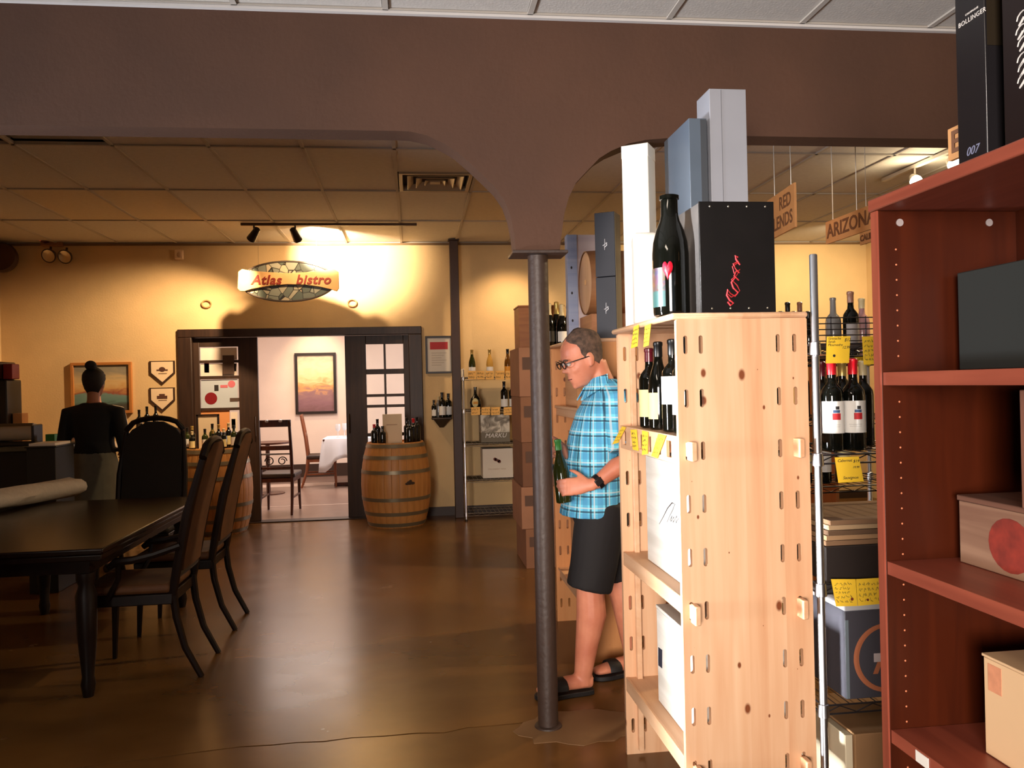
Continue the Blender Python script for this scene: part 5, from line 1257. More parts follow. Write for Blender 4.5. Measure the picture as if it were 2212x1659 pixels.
# ================================================================== DINING TABLE AND CHAIRS, dark foreground left
dk = wood_mat('walnut_dark', (16,6,3), (27,11,5), 'Y', .26, 20); dkz = wood_mat('walnut_leg', (16,7,4), (26,12,6), 'Z', .42, 20)
uph = M('upholstery_brown', (86,50,18), .7, var=.25, scale=9); uphd = M('upholstery_dark', (18,8,5), .8, var=.1, scale=14)
TX0, TX1, TY0, TY1 = -2.66, -1.5, 4.12, 6.02
t = thing('dining_table', 'long dark wooden dining table in the left foreground', 'table', ((TX0+TX1)/2, (TY0+TY1)/2, 0))
part(t, 'tabletop', MB().box(TX0,TX1,TY0,TY1,.722,.752), dk, True, bevel=.008)
part(t, 'edge_moulding', MB().box(TX0+.012,TX1-.012,TY0+.012,TY1-.012,.69,.7215), dk, True, bevel=.006)
part(t, 'apron', MB().box(TX0+.10,TX1-.10,TY0+.10,TY1-.10,.615,.6895), dk, True)
for x in (TX0+.13, TX1-.13):
    for y in (TY0+.13, TY1-.13): part(t, 'leg', MB().lathe([(0,0),(.025,0),(.035,.06),(.028,.10),(.045,.30),(.05,.50),(.035,.55),(.045,.58),(.045,.614),(0,.614)], 14, (x,y,0)), dkz, True, smooth=50)
def dining_chair(label, arms=False, round_top=False, w=.46, h=1.22):
    t = thing('dining_chair', label, 'chair', (0,0,0), 0, 'dark dining chairs at the long table'); hw = w/2
    # local: the sitter faces +x
    for sy in (-1, 1):
        part(t, 'leg', MB().tube([(.20,sy*(hw-.03),.42),(.205,sy*(hw-.03),.25),(.215,sy*(hw-.025),0)], [.026,.020,.013], 8), dkz)
        part(t, 'leg', MB().tube([(-.22,sy*(hw-.04),.46),(-.235,sy*(hw-.04),.32),(-.275,sy*(hw-.04),.16),(-.355,sy*(hw-.04),0)], [.022,.020,.018,.016], 8), dkz)
        part(t, 'back_post', MB().tube([(-.22,sy*(hw-.035),.44),(-.25,sy*(hw-.03),.60),(-.30,sy*(hw-.03),.85),(-.385,sy*(hw-.04 if not round_top else hw-.06),h-.08)], [.022,.024,.024,.018], 8), dkz)
        if arms:
            part(t, 'arm', MB().tube([(-.27,sy*(hw-.0),.70),(-.15,sy*(hw+.03),.665),(-.05,sy*(hw+.045),.645),(.03,sy*(hw+.04),.64),(.07,sy*(hw+.035),.61)], [.018,.018,.02,.022,.016], 8), dkz)
            part(t, 'arm_support', MB().tube([(.02,sy*(hw+.04),.635),(.03,sy*(hw+.02),.55),(.09,sy*(hw-.005),.44)], .015, 8), dkz)
    part(t, 'seat_frame', MB().box(-.225,.235,-hw+.01,hw-.01,.395,.450), dkz, bevel=.005)
    cu = part(t, 'seat', MB().box(-.215,.235,-hw+.012,hw-.012,.4505,.50), uph, bevel=.02, )
    # upholstered back: a leaning, slightly curved slab with a shaped top
    rings = []; N = 12
    for i in range(N+1):
        u = i/N; z = .56 + (h-.56)*u; x = -.245 - .155*u**1.25; ww = hw-.055
        if u > .74 and round_top: ww *= math.sqrt(max(.02, 1-((u-.74)/.27)**2))
        elif u > .88: ww *= math.sqrt(max(.1, 1-((u-.88)/.14)**2))
        rings.append([(x-.026,-ww,z),(x-.03,0,z),(x-.026,ww,z),(x+.016,ww,z),(x+.026,0,z),(x+.016,-ww,z)])
    part(t, 'backrest', MB().loft(rings), uph, smooth=50)
    tr = []
    for i in range(9):
        u = -1+2*i/8; ww = hw-.03; tr.append((-.39-.012*(1-u*u), u*ww*(1 if not round_top else .9), h-.07+(.085 if not round_top else .10)*math.sqrt(max(0,1-u*u))))
    part(t, 'top_rail', MB().tube(tr, .022, 8), dkz)
    part(t, 'lower_rail', MB().tube([(-.24,-hw+.04,.54),(-.25,0,.545),(-.24,hw-.04,.54)], .02, 8), dkz)
    return t
ca = dining_chair('dark dining armchair with ochre upholstered seat, nearest on the right side of the table', True); ca.location = (-1.49, 4.62, 0); ca.rotation_euler.z = PI
cb_ = dining_chair('dark upholstered dining chair, second on the right side of the table'); cb_.location = (-1.49, 5.44, 0); cb_.rotation_euler.z = PI
ce = dining_chair('tall dark dining chair with a rounded back at the far end of the table', False, True, .56, 1.26); ce.location = (AY(333,1000,6.85).x+.0, 6.50, 0); ce.rotation_euler.z = -PI/2
for ch_ in ce.children:
    if ch_.name.startswith(('backrest','seat')): ch_.data.materials[0] = uphd if ch_.name.startswith(('backrest','seat')) and 'frame' not in ch_.name else ch_.data.materials[0]
dup(cb_, (-2.20, 3.86, 0), PI/2, 'dark dining chair at the near end of the table, cut by the left picture edge')
# folded white cloth on the table
mb = MB(); A_ = AZ(-60, 1090, .82); B_ = AZ(156, 1052, .82); L = []
for i in range(15):
    u = i/14; p = A_.lerp(B_, u); L.append([])
    for j in range(14):
        a = 2*PI*j/14; r1, r2 = .12*(1+.10*math.sin(7*u+j)), .066*(1+.12*math.sin(5*u+2*j))
        d = (B_-A_).normalized(); sd = Vector((d.y,-d.x,0)).normalized()
        L[-1].append(p + sd*(r1*math.cos(a)) + Vector((0,0,r2*math.sin(a)-.002)))
o = solo('folded_cloth', mb.loft(L), M('cloth_grey', (176,164,152), .85, var=.06, scale=20, bump=.3, bscale=30), 'rolled pale cloth lying on the dining table at the left edge', 'cloth', smooth=60)
o.location.z = .753

# ================================================================== COUNTER at the left edge
cx1 = AY(134, 950, 7.3).x; ctz = AY(60, 965, 7.3).z
t = thing('service_counter', 'dark service counter with a greenish grey top along the left wall', 'counter', (-3.7, 7.6, 0))
part(t, 'body', MB().box(XL+.01, cx1-.03, 7.35, 7.9, 0, ctz-.04), M('counter_dark', (26,20,12), .6, var=.1), True, bevel=.004)
part(t, 'worktop', MB().box(XL+.01, cx1, 7.3, 7.93, ctz-.04, ctz), M('counter_top', (92,88,70), .4, var=.08), True, bevel=.006)
ra, rb_ = AY(-10, 935, 7.5), AY(84, 918, 7.5)
rz0 = ctz+.001
t = thing('paper_roll', 'thick pale paper roll in a dark dispenser on the counter', 'roll', ((ra.x+rb_.x)/2, 7.5, rz0))
part(t, 'roll', MB().cyl((XL+.08,7.5,rz0+.115), (rb_.x-.03,7.5,rz0+.115), .072, n=22), M('roll_paper', (206,190,164), .7), True, smooth=50)
part(t, 'cradle', MB().box(XL+.06, rb_.x, 7.43, 7.57, rz0, rz0+.035), M('dispenser_dark', (36,28,22), .4), True, bevel=.006)
part(t, 'end_plate', MB().box(rb_.x-.029, rb_.x-.005, 7.41, 7.59, rz0, rz0+.18), M('dispenser_dark'), True, bevel=.01)
part(t, 'cutter_bar', MB().box(XL+.07, rb_.x-.01, 7.405, 7.425, rz0+.17, rz0+.195), M('cutter', (110,92,70), .35, .5), True)
x1 = AY(30, 850, 7.75).x
t = thing('coffee_machine', 'dark boxy appliance at the left edge of the counter', 'appliance', (x1-.2, 7.75, rz0))
zt_ = AY(15, 782, 7.75).z
part(t, 'body', MB().box(x1-.42, x1, 7.62, 7.9, rz0+.05, zt_-.16), M('appliance_black', (28,18,14), .4), True, bevel=.012)
part(t, 'hood', MB().box(x1-.44, x1-.05, 7.60, 7.91, zt_-.158, zt_), M('appliance_maroon', (58,16,12), .4), True, bevel=.012)
part(t, 'foot', MB().box(x1-.40, x1-.02, 7.64, 7.88, rz0, rz0+.05), M('dispenser_dark'), True)
p = AY(27, 795, 7.7)
solo('red_box', MB().box(x1-.047, x1+.03, 7.66, 7.80, zt_-.155, zt_-.02), M('box_red', (150,24,20), .5), 'small red box on top of the dark appliance at the left edge', 'box', bevel=.006)
for k in range(3):
    z0_ = rz0 + k*.092
    solo('tan_box', MB().box(x1+.008, x1+.085+.01*(k%2), 7.70, 7.82, z0_, z0_+.09), M('box_tan', (206,146,90), .7), ('tan box at the bottom of the little pile by the dark appliance', 'tan box in the middle of the little pile by the dark appliance', 'tan box on top of the little pile by the dark appliance')[k], 'box', 'tan boxes by the appliance', bevel=.002)
a, b_ = AY(101, 938, 7.5), AY(121, 946, 7.5)
solo('green_box', MB().box(a.x, b_.x, 7.47, 7.54, rz0, max(a.z, rz0+.05)), M('box_green', (40,120,40), .5), 'small green box on the counter beside the woman', 'box', bevel=.003)
a, b_ = AY(55, 965, 6.5), AY(118, 965, 6.5)
t = thing('bin_cabinet', 'low dark cabinet with white paper on top, beside the woman', 'cabinet', ((a.x+b_.x)/2, 6.68, 0))
part(t, 'body', MB().box(a.x, b_.x-.0, 6.51, 6.85, 0, a.z-.012), M('counter_dark'), True, bevel=.004)
part(t, 'top', MB().box(a.x-.01, b_.x+.01, 6.50, 6.86, a.z-.0118, a.z), M('dispenser_dark'), True, bevel=.003)
solo('paper_stack', MB().box(a.x+.01, b_.x-.01, 6.53, 6.81, a.z+.0005, a.z+.02), M('paper_warm', (236,222,206), .6), 'white papers on the low dark cabinet', 'paper')
# side table with wine bottles behind the tall dining chair
sx = AY(320, 930, 8.7).x; stz = AY(320, 942, 8.7).z
t = thing('side_table', 'small dark table with bottles behind the tall dining chair', 'table', (sx, 8.75, 0))
part(t, 'tabletop', MB().box(sx-.22, sx+.2, 8.55, 8.95, stz-.03, stz), darkw, True, bevel=.004)
for dx in (-.19,.17):
    for dy in (8.58, 8.92): part(t, 'leg', MB().box(sx+dx-.015, sx+dx+.015, dy-.015, dy+.015, 0, stz-.03), darkw, True)
for i, (px, y, h) in enumerate(((301,8.76,.27),(318,8.84,.30),(337,8.84,.31),(305,8.64,.16),(322,8.62,.18),(340,8.64,.18))):
    bottle(('dark bottle at the left on the small table behind the chair', 'dark bottle in the middle on the small table behind the chair', 'dark bottle at the right on the small table behind the chair', 'short capped bottle at the front left of the small table', 'short capped bottle at the front middle of the small table', 'short capped bottle at the front right of the small table')[i],
           (AY(px,920,y).x, y, stz+.001), h, .032, 'bordeaux', glassd, capb if i < 3 else M('cap_silver', (210,200,180), .2, .8), None, group='bottles on the small table behind the chair', n=12)

# ================================================================== PEOPLE
def skinmat(name, a, b_): return M(name, a, .5, rgb2=b_, scale=9, var=.01, bump=.05, bscale=120)
HEAD = [  # z, front, back, half width   (metres for a 0.25 m head, x forward from the ear axis)
 (0.000,.070,.020,.016),(.010,.086,.000,.034),(.030,.094,-.030,.048),(.052,.096,-.056,.057),(.075,.097,-.072,.064),(.098,.095,-.082,.069),
 (.120,.089,-.090,.072),(.140,.097,-.096,.074),(.160,.097,-.101,.0755),(.185,.092,-.103,.075),(.208,.078,-.098,.069),(.228,.055,-.082,.056),(.243,.025,-.055,.036),(.25,-.01,-.02,.008)]
def head_ring(z, fr_, bk_, hw, n=24, k=1.0, a0=0, a1=2*PI, closed=True):
    c = (fr_+bk_)/2; rx = (fr_-bk_)/2; out = []
    for i in range(n if closed else n+1):
        a = a0 + (a1-a0)*i/n; ca, sa = math.cos(a), math.sin(a); e = .86
        out.append((c + k*rx*math.copysign(abs(ca)**e, ca), k*hw*math.copysign(abs(sa)**e, sa), z))
    return out
def head_mesh(mb, mt, s=1.0, female=False):
    h = MB(); h.loft([head_ring(*lv) for lv in HEAD])
    h.add([(.088,0,.142),(.092,-.008,.125),(.092,.008,.125),(.124,0,.096),(.112,-.017,.086),(.112,.017,.086),(.088,-.018,.084),(.088,.018,.084),(.082,-.012,.14),(.082,.012,.14)],
          [(0,3,1),(0,2,3),(1,3,4),(2,5,3),(3,5,4),(4,5,7,6),(1,4,6,8),(2,9,7,5),(0,1,8),(0,9,2),(6,7,9,8)])
    h.ell((.092,0,.058), (.012,.024,.007), 10, 6); h.ell((.091,0,.046), (.011,.020,.007), 10, 6); h.ell((.080,0,.014), (.016,.02,.014), 10, 6)
    h.ell((.088,0,.150), (.012,.052,.009), 12, 6)
    for sy in (-1, 1):
        h.ell((-.004, sy*.075, .112), (.020,.010,.033), 10, 8, Matrix.Rotation(sy*-.25, 3, 'Z')); h.ell((.003, sy*.079, .090), (.010,.007,.012), 8, 6)
        h.ell((.066, sy*.040, .088), (.022,.020,.018), 8, 6)
    h.xf(mt @ Matrix.Scale(s, 4)); mb.add(h.v, h.f)
def hair_cap(parent, mt, s, levels, mat, th=.008, name='hair'):
    # levels: (z, half angle measured from the back of the head, swell)
    rings = []
    def at(z):
        for a, b in zip(HEAD, HEAD[1:]):
            if a[0] <= z <= b[0]:
                u = (z-a[0])/(b[0]-a[0]); return [x+(y-x)*u for x, y in zip(a, b)]
        return list(HEAD[-1])
    for z, ha, k in levels:
        lv = at(z); rings.append(head_ring(z + (k-1)*.05, lv[1], lv[2], lv[3], 28, k, PI-ha, PI+ha, False))
    h = MB().loft(rings, False, False); h.xf(mt @ Matrix.Scale(s, 4))
    o = part(parent, name, h, mat, True, smooth=60); sm = o.modifiers.new('s', 'SOLIDIFY'); sm.thickness = th; sm.offset = 1
    return o
def hand(mb, w, d, n_, s_, curl=.5, scale=1.0, spread=.012, thumb=1.0, thumb_curl=.3):
    """w wrist, d finger direction, n_ palm normal (fingers curl towards it), s_ thumb-side direction"""
    d, n_, s_ = [Vector(v).normalized() for v in (d, n_, s_)]; n_ = (n_-d*n_.dot(d)).normalized(); s_ = (s_-d*s_.dot(d)-n_*s_.dot(n_)).normalized()
    k = scale; w = Vector(w)
    mb.tube([w-d*.02*k, w+d*.012*k, w+d*.045*k, w+d*.085*k, w+d*.098*k], [(.026*k,.019*k),(.030*k,.018*k),(.040*k,.0165*k),(.041*k,.0135*k),(.034*k,.009*k)], 14, ref=s_)
    base = w+d*.088*k
    for i, (off, L) in enumerate(((.030,.96),(.010,1.06),(-.011,1.0),(-.031,.80))):
        p = base + s_*off*k; dr = (d + s_*off*spread*20).normalized(); pts = [p-d*.012*k, p]; cu = curl*(1+.12*i)
        for seg, c in ((.043,.55),(.027,1.0),(.021,.8)):
            q = Matrix.Rotation(c*cu, 3, dr.cross(n_)) @ dr; dr = q.normalized(); p = p + dr*seg*L*k; pts.append(p)
        mb.tube(pts, [.0095*k,.0095*k,.0085*k,.0078*k,.0058*k], 8)
    p = w + d*.022*k + s_*.026*k; dr = (d*.62 + s_*.75 + n_*.25).normalized(); pts = [p-dr*.01, p]
    for seg, c in ((.040,.1),(.032,.5),(.026,.5)):
        dr = (dr + (d*.35+n_*.5)*c*thumb_curl*2).normalized(); p = p + dr*seg*k*thumb; pts.append(p)
    mb.tube(pts, [.014*k,.0135*k,.0105*k,.0098*k,.007*k], 8)
def frame_mat(o, f, u):
    f = Vector(f).normalized(); u = Vector(u); u = (u - f*u.dot(f)).normalized(); l = u.cross(f)
    return Matrix(((f.x,l.x,u.x,o[0]),(f.y,l.y,u.y,o[1]),(f.z,l.z,u.z,o[2]),(0,0,0,1)))
V = Vector
# ---------------------------------------------------------------- man in a plaid shirt
YM = 3.99
man = thing('person', 'man in a blue plaid shirt and black shorts looking down at a bottle', 'person', (.86, YM, 0))
skin = skinmat('skin_man', (216,140,108), (196,116,88))
hb = V((.880, YM, 1.508)); hf = V((-.90,-.10,-.36)); hmt = frame_mat(hb - V((.0,0,0)), hf, (-.36,0,.93)); HS = 1.07
hmt = frame_mat((.893, YM, 1.497), (-.925,-.12,-.33), (0,0,1))
mb = MB(); head_mesh(mb, hmt, HS)
mb.tube([(.975,YM,1.40),(.955,YM,1.47),(.925,YM,1.545),(.91,YM,1.60)], [.075,.062,.058,.055], 16)
# torso (x radius = depth, y radius = width)
def torso(mb, rows, n=22):
    mb.loft([[(cx_+rx*math.cos(2*PI*i/n), cy_+ry*math.sin(2*PI*i/n), z) for i in range(n)] for z, cx_, cy_, rx, ry in rows])
tor = [(.80,.93,YM+.01,.10,.15),(.90,.93,YM+.01,.125,.175),(1.0,.915,YM,.125,.175),(1.12,.905,YM,.125,.172),(1.25,.925,YM,.12,.18),(1.36,.95,YM,.11,.195),(1.42,.965,YM,.085,.18),(1.455,.97,YM,.06,.10)]
torso(mb, tor)
LS, LE, LW = V((.985,YM-.185,1.405)), V((1.000,YM-.262,1.148)), V((.832,YM-.275,1.030))
LH = AY(1206, 1050, YM-.25)
RS, RE, RW = V((.965,YM+.185,1.405)), V((.90,YM+.25,1.135)), V((.775,YM+.045,1.150))
mb.tube([LS+V((-.01,.05,.01)), LS, LS.lerp(LE,.5), LE, LE.lerp(LW,.35), LW], [.06,.056,.050,.042,.045,.029], 14)
mb.tube([RS+V((-.01,-.05,.01)), RS, RS.lerp(RE,.5), RE, RE.lerp(RW,.35), RW], [.06,.056,.050,.042,.043,.029], 14)
LD = (LH-LW).normalized()
hand(mb, LW+LD*.02, LD+V((0,.10,0)), V((.1,1,-.25)), V((-.2,0,1)), .62, 1.08, thumb_curl=1.0)
RH = V((.722,YM-.075,1.172)); RD = (RH-RW).normalized()
hand(mb, RW+RD*.005, RD, V((-.9,-.5,-.1)), V((-.1,-.1,1)), .95, 1.02)
# legs: left one forward
LHp, LK, LA = V((.90,YM-.10,.88)), V((.838,YM-.10,.50)), V((.795,YM-.085,.085))
RHp, RK, RA = V((.97,YM+.10,.88)), V((1.03,YM+.13,.50)), V((1.10,YM+.13,.10))
for hp_, kn, an in ((LHp,LK,LA),(RHp,RK,RA)):
    mb.tube([hp_+V((0,0,.06)), hp_, hp_.lerp(kn,.5), kn, kn.lerp(an,.28)+V((.016,0,0)), kn.lerp(an,.62)+V((.006,0,0)), an, an-V((0,0,.04))], [.095,.098,.086,.068,.073,.056,.043,.043], 16)
def foot(mb, heel, toe, w=.046):
    d = (toe-heel); L = d.length; d.normalize(); side = V((d.y,-d.x,0))
    mb.tube([heel-d*.005+V((0,0,.035)), heel+d*.04+V((0,0,.042)), heel+d*L*.45+V((0,0,.040)), heel+d*L*.75+V((0,0,.027)), heel+d*L*.93+V((0,0,.021)), heel+d*L+V((0,0,.018))], [(.028,.030),(.034,.036),(.038,.034),(.046,.024),(.040,.018),(.022,.010)], 14, ref=side)
LF0, LF1 = V((.835,YM-.085,.022)), V((.565,YM-.12,.022))
RF0, RF1 = V((1.135,YM+.13,.022)), V((.885,YM+.08,.022))
foot(mb, LF0, LF1); foot(mb, RF0, RF1)
put_world(man, 'body', remeshed(mb, .0065, 5), skin)
# shirt with plaid
m_, nt, b, oc, xyz = newmat('plaid', .8)
def stripes(axis, freq, ph, duty):
    v = math_(nt, 'FRACT', math_(nt, 'ADD', math_(nt, 'MULTIPLY', axis, freq), ph)); return math_(nt, 'LESS_THAN', v, duty)
hxy = math_(nt, 'MULTIPLY', math_(nt, 'ARCTAN2', xyz[1], math_(nt, 'SUBTRACT', xyz[0], .06)), .19)
col = lin((112,206,232))
c1 = mix(nt, math_(nt, 'MULTIPLY', stripes(xyz[2], 14, .1, .42), .55), col, lin((60,140,186)))
c1 = mix(nt, math_(nt, 'MULTIPLY', stripes(hxy, 15, .3, .36), .55), c1, lin((66,134,182)))
c1 = mix(nt, math_(nt, 'MULTIPLY', stripes(xyz[2], 14, .62, .12), .8), c1, lin((24,36,60)))
c1 = mix(nt, math_(nt, 'MULTIPLY', stripes(hxy, 15, .8, .12), .8), c1, lin((24,36,60)))
c1 = mix(nt, math_(nt, 'MULTIPLY', stripes(xyz[2], 14, .36, .09), .65), c1, lin((206,214,214)))
c1 = mix(nt, math_(nt, 'MULTIPLY', stripes(hxy, 15, .55, .09), .65), c1, lin((206,214,214)))
nt.links.new(c1, b.inputs['Base Color']); plaid = m_
sh = MB()
torso(sh, [(.855,.875,YM+.0,.160,.205),(.90,.885,YM,.158,.205),(1.0,.895,YM,.152,.205),(1.12,.893,YM,.148,.203),(1.25,.915,YM,.140,.205),(1.36,.945,YM,.126,.215),(1.425,.965,YM,.10,.195),(1.462,.965,YM,.085,.125),(1.49,.955,YM,.074,.082),(1.515,.948,YM,.071,.074)], 26)
sh.tube([RS+V((-.01,-.07,.0)), RS+V((0,0,.012)), RS.lerp(RE,.45), RS.lerp(RE,.86)], [.075,.080,.078,.082], 18)
sl = MB().tube([LS+V((-.012,.075,.012)), LS+V((-.008,.03,.020)), LS+V((0,-.006,.008)), LS.lerp(LE,.30), LS.lerp(LE,.6), LS.lerp(LE,.88)], [.072,.086,.088,.086,.087,.092], 22)
put_world(man, 'sleeve', remeshed(sl, .008, 5), plaid)
so = put_world(man, 'shirt', remeshed(sh, .009, 6), plaid)
cl_ = MB()   # collar and front placket
for sg in (-1, 1):
    cl_.add([(.862,YM+sg*.010,1.492),(.885,YM+sg*.066,1.520),(.952,YM+sg*.084,1.540),(.950,YM+sg*.104,1.488),(.866,YM+sg*.096,1.446),(.822,YM+sg*.046,1.412)], [(0,1,4,5),(1,2,3,4)])
o = part(man, 'collar', cl_, plaid, True, smooth=0); o.modifiers.new('s', 'SOLIDIFY').thickness = .005
# shorts
stm = M('shorts_black', (18,13,14), .8)
st_ = MB(); torso(st_, [(.80,.925,YM+.01,.135,.185),(.88,.92,YM+.01,.142,.195),(.97,.91,YM,.140,.190)], 22)
st_.tube([LHp+V((.01,0,.04)), LHp.lerp(LK,.3), LHp.lerp(LK,.7), LHp.lerp(LK,.98)+V((-.008,0,0))], [(.125,.105),(.122,.105),(.115,.102),(.112,.10)], 20, ref=(1,0,0))
st_.tube([RHp+V((0,0,.04)), RHp.lerp(RK,.3), RHp.lerp(RK,.7), RHp.lerp(RK,1.0)], [(.12,.105),(.118,.105),(.112,.102),(.110,.10)], 20, ref=(1,0,0))
put_world(man, 'shorts', remeshed(st_, .010, 5), stm)
# hair, glasses, eyes, watch, sandals
hair = M('hair_grey_brown', (60,46,38), .85, rgb2=(112,86,70), var=.3, scale=42, bump=.6, bscale=260)
hair_cap(man, hmt, HS, [(.055,.50,.975),(.075,.85,.998),(.10,1.30,1.0),(.125,1.70,1.0),(.150,1.80,1.0),(.175,1.82,1.0),(.195,1.95,1.0),(.210,2.35,1.0),(.222,2.75,1.0),(.234,PI,1.0),(.2435,PI,1.02),(.2495,PI,1.2)], hair, .0035)
gl = MB(); blackp = M('glasses_black', (20,18,20), .3)
for sy in (-1, 1):
    pts = [(.112, sy*.036+.026*math.cos(a), .126+.017*math.sin(a)) for a in [2*PI*k/16 for k in range(18)]]
    gl.tube(pts, .0028, 6, caps=False); gl.tube([(.111,sy*.060,.130),(.085,sy*.074,.131),(.0,sy*.081,.127),(-.012,sy*.081,.116)], .0024, 6)
gl.tube([(.113,-.012,.130),(.116,0,.133),(.113,.012,.130)], .0024, 6); gl.xf(hmt @ Matrix.Scale(HS, 4)); part(man, 'glasses', gl, blackp, True, stuff=True)
for sy in (-1, 1):
    e = MB().ell((.086, sy*.033, .122), (.012,.013,.009), 10, 6); e.xf(hmt @ Matrix.Scale(HS, 4)); part(man, 'eye', e, M('eye_white', (206,196,186), .3), True)
    e = MB().ell((.0965, sy*.033, .120), (.003,.005,.005), 8, 6); e.xf(hmt @ Matrix.Scale(HS, 4)); part(man, 'pupil', e, M('eye_dark', (40,28,22), .2), True)
    e = MB().tube([(.100,sy*.016,.142),(.103,sy*.034,.1465),(.094,sy*.052,.142)], .0035, 6); e.xf(hmt @ Matrix.Scale(HS, 4)); part(man, 'eyebrow', e, hair, True)
e = MB().tube([(.094,-.022,.052),(.1045,0,.0525),(.094,.022,.052)], .0026, 6); e.xf(hmt @ Matrix.Scale(HS, 4)); part(man, 'mouth', e, M('mouth_dark', (116,56,48), .5), True)
wp = LE.lerp(LW, .90); wd_ = (LW-LE).normalized()
part(man, 'watch_strap', MB().tube([wp-wd_*.011, wp+wd_*.011], .0365, 18), M('watch_black', (22,18,20), .35), True)
part(man, 'watch_case', MB().obox(wp+V((-.004,-.037,.004)), wd_*.018, V((0,-1,0)).cross(wd_).cross(wd_).normalized()*.004, V((0,-1,0)).cross(wd_).normalized()*.016), M('watch_black'), True, bevel=.003)
sandm = M('sandal_black', (20,16,16), .6)
for f0, f1 in ((LF0,LF1),(RF0,RF1)):
    d = (f1-f0).normalized(); s_ = V((d.y,-d.x,0)); L = (f1-f0).length; sole = []
    for u, w in ((-.04,.012),(-.02,.028),(.1,.036),(.4,.038),(.7,.050),(.9,.045),(1.0,.028),(1.04,.010)): sole.append((u, w))
    poly = [(f0+d*L*u+s_*w) for u, w in sole] + [(f0+d*L*u-s_*w) for u, w in reversed(sole)]
    part(man, 'sandal_sole', MB().prism([(p.x, p.y) for p in poly], .001, .024, 'XY'), sandm, True, bevel=.004)
    arc = [f0+d*L*.60+s_*(.055*math.cos(a))+V((0,0,.022+.045*math.sin(a))) for a in [PI*k/10 for k in range(11)]]
    part(man, 'sandal_strap', MB().tube(arc, [(.032,.004)]*11, 8, ref=d), sandm, True)
# the bottle he holds
bt = AY(1205, 953, YM-.135); bb_ = AY(1219, 1082, YM-.165); ax_ = (bt-bb_).normalized(); 
q_ = ax_.to_track_quat('Z', 'Y').to_euler()
bottle('white wine bottle with green capsule held by the man in the plaid shirt', bb_, .30, .0375, 'burgundy', glassg, capg, paperw, (.28,.62), -PI/2-.5, 2.6, name='held_bottle', tilt=q_)

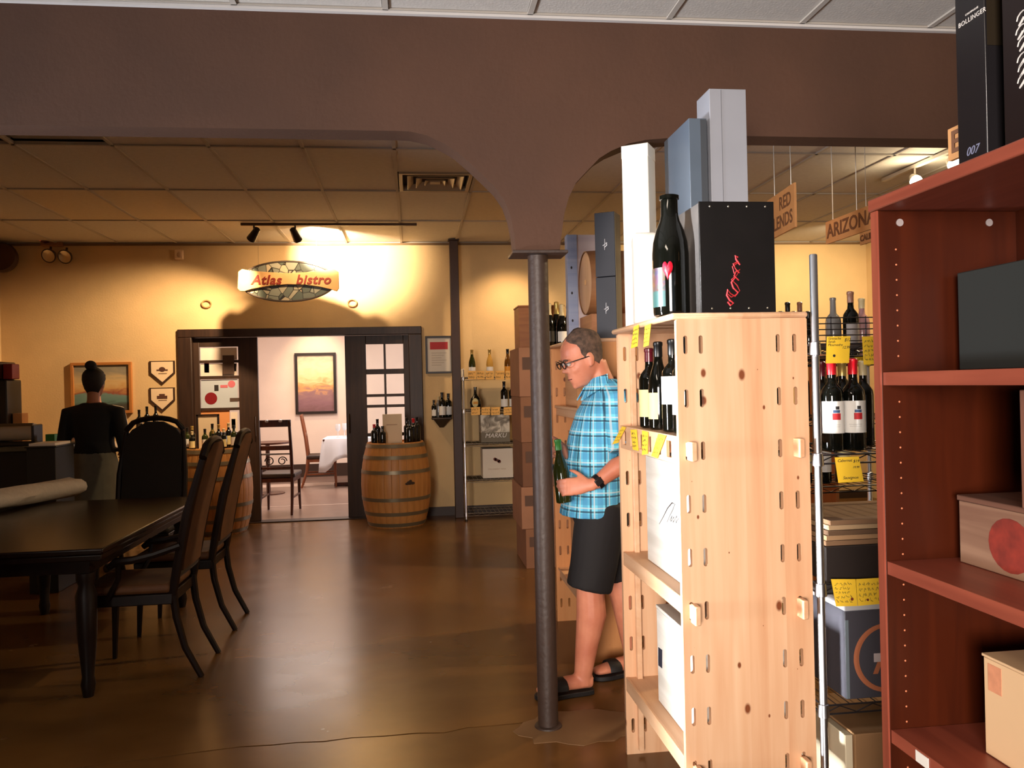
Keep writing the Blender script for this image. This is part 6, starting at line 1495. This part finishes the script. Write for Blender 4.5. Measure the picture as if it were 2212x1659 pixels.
# ---------------------------------------------------------------- woman seen from behind, and a person in white beyond her
def standing(label, x, y, yaw, hgt, topm, bottomm, skinm, hairm, skirt=True, bun=True, sh_w=.20, vox=.011):
    k = hgt/1.70; F = Matrix.Translation((x, y, 0)) @ Matrix.Rotation(yaw, 4, 'Z')   # local: faces +x, left is +y
    t = thing('person', label, 'person', (x, y, 0))
    def T(mb): return mb.xf(F)
    mb = MB(); hm_ = Matrix.Translation((.015*k, 0, 1.468*k)); head_mesh(mb, hm_, .93*k)
    mb.tube([(-.03*k,0,1.36*k),(-.015*k,0,1.44*k),(-.005*k,0,1.52*k)], [.065*k,.050*k,.048*k], 14)
    torso(mb, [(.82*k,-.01,0,.10*k,.155*k),(.92*k,-.01,0,.11*k,.165*k),(1.08*k,0,0,.095*k,.135*k),(1.22*k,0,0,.105*k,.155*k),(1.34*k,-.01,0,.09*k,.18*k),(1.41*k,-.02,0,.055*k,.10*k)])
    for sg in (-1, 1):
        S_, E_, W_ = V((-.02*k,sg*sh_w*k*.93,1.345*k)), V((-.03*k,sg*(sh_w+.045)*k,1.06*k)), V((.16*k,sg*(sh_w-.02)*k,.97*k))
        mb.tube([S_+V((0,-sg*.05,0)), S_, S_.lerp(E_,.5), E_, E_.lerp(W_,.4), W_], [.052*k,.05*k,.044*k,.037*k,.036*k,.025*k], 12)
        hand(mb, W_, V((.9,-sg*.35,-.1)), V((0,-sg*1,-.2)), V((.2,0,1)), .5, .95*k)
        mb.tube([(0,sg*.085*k,.90*k),(0,sg*.088*k,.70*k),(.01,sg*.085*k,.48*k),(-.005,sg*.085*k,.30*k),(-.01,sg*.085*k,.08*k)], [.09*k,.08*k,.055*k,.055*k,.034*k], 14)
        foot(mb, V((-.05,sg*.09*k,.004)), V((.19,sg*.11*k,.004)))
    T(mb); put_world(t, 'body', remeshed(mb, vox, 4), skinm)
    sh = MB(); torso(sh, [(1.00*k,-.005,0,.125*k,.165*k),(1.10*k,0,0,.115*k,.152*k),(1.22*k,0,0,.122*k,.172*k),(1.33*k,-.012,0,.108*k,.198*k),(1.385*k,-.02,0,.08*k,.165*k),(1.425*k,-.02,0,.058*k,.085*k)])
    for sg in (-1, 1):
        S_, E_, W_ = V((-.02*k,sg*sh_w*k*.95,1.345*k)), V((-.03*k,sg*(sh_w+.045)*k,1.06*k)), V((.16*k,sg*(sh_w-.02)*k,.97*k))
        sh.tube([S_+V((0,-sg*.06,0)), S_, S_.lerp(E_,.5), E_, E_.lerp(W_,.4), E_.lerp(W_,.85)], [.064*k,.066*k,.060*k,.054*k,.050*k,.042*k], 14)
    T(sh); put_world(t, 'top', remeshed(sh, vox, 5), topm)
    bt_ = MB()
    if skirt: torso(bt_, [(.50*k,0,0,.17*k,.215*k),(.62*k,0,0,.165*k,.21*k),(.80*k,-.005,0,.15*k,.20*k),(.92*k,-.01,0,.135*k,.185*k),(1.015*k,-.005,0,.118*k,.158*k)])
    else:
        torso(bt_, [(.80*k,-.005,0,.125*k,.18*k),(.92*k,-.01,0,.13*k,.18*k),(1.015*k,-.005,0,.118*k,.158*k)])
        for sg in (-1, 1): bt_.tube([(0,sg*.085*k,.88*k),(0,sg*.088*k,.6*k),(0,sg*.085*k,.3*k),(-.005,sg*.085*k,.06*k)], [.11*k,.095*k,.08*k,.075*k], 16)
    T(bt_); put_world(t, 'skirt' if skirt else 'trousers', remeshed(bt_, vox, 4), bottomm)
    hm2 = F @ hm_
    hair_cap(t, hm2, .93*k, [(.045,.72,1.04),(.08,1.0,1.06),(.12,1.42,1.07),(.16,1.7,1.08),(.195,2.3,1.08),(.215,PI,1.08),(.235,PI,1.12),(.2495,PI,1.4)], hairm, .012*k)
    if bun: part(t, 'hair_bun', T(MB().ell((-.055*k,0,1.735*k), (.042*k,.046*k,.042*k), 14, 10)), hairm, True, smooth=80)
    for sg in (-1, 1):
        e = MB().ell((.086, sg*.033, .122), (.012,.013,.009), 10, 6); e.xf(hm2 @ Matrix.Scale(.93*k, 4)); part(t, 'eye', e, M('eye_white'), True)
        part(t, 'shoe', T(MB().tube([(-.065,sg*.09*k,.035),(.0,sg*.095*k,.045),(.10,sg*.103*k,.036),(.19,sg*.11*k,.026),(.215,sg*.112*k,.02)], [(.026,.034),(.040,.044),(.045,.035),(.042,.025),(.02,.012)], 12, ref=(0,1,0))), sandm, True)
    return t
hairb = M('hair_black', (22,15,12), .7, bump=.4, bscale=200)
wx = AY(203, 860, 7.2)
standing('woman in black top and grey skirt with hair in a bun, seen from behind', wx.x, 7.2, PI/2, 1.70, M('top_black', (12,8,9), .85), M('skirt_grey', (112,106,90), .85, var=.08, scale=14), skinmat('skin_woman', (170,110,78), (150,92,64)), hairb, True, True)
w2 = AY(205, 860, 8.2)
standing('person in a white shirt beyond the woman, almost hidden by her', w2.x, 8.2, -PI/2, 1.68, M('shirt_white', (226,206,182), .8), M('trousers_dark', (34,26,22), .8), skinmat('skin_woman', (0,0,0), (0,0,0)), hairb, False, False, .215)

man.location += V((-.012, -.065, 0)); bpy.data.objects['held_bottle'].location += V((-.012, -.065, 0))

# ---------------------------------------------------------------- ceiling air vent
VX0, VX1, VY0, VY1 = TX+.02, TX+TW-.02, 6.32, 6.90
t = thing('ceiling_vent', 'square louvred air vent in the ceiling left of the column', 'vent', ((VX0+VX1)/2, (VY0+VY1)/2, CE-.012))
vm, vd = M('vent_metal', (172,154,128), .5), M('vent_dark', (40,30,22), .8)
part(t, 'backing', MB().box(VX0, VX1, VY0, VY1, CE+.045, CE+.055), vd, True)
f = MB()
for x0, x1, y0, y1 in ((VX0,VX1,VY0,VY0+.03),(VX0,VX1,VY1-.03,VY1),(VX0,VX0+.03,VY0+.03,VY1-.03),(VX1-.03,VX1,VY0+.03,VY1-.03)): f.box(x0,x1,y0,y1,CE-.006,CE+.044)
part(t, 'frame', f, vm, True, bevel=.002)
cxv, cyv = (VX0+VX1)/2, (VY0+VY1)/2
for k in range(3):
    r0 = .225-.07*k
    ringo = [[(cxv+sx*r, cyv+sy*r, z) for sx, sy in ((-1,-1),(1,-1),(1,1),(-1,1))] for r, z in ((r0, CE-.004), (r0-.045, CE+.035), (r0-.050, CE+.033), (r0-.006, CE-.006), (r0, CE-.004))]
    part(t, 'louvre', MB().loft(ringo, True, False), vm, True)
part(t, 'centre_plate', MB().box(cxv-.04, cxv+.04, cyv-.04, cyv+.04, CE-.004, CE+.002), vm, True)
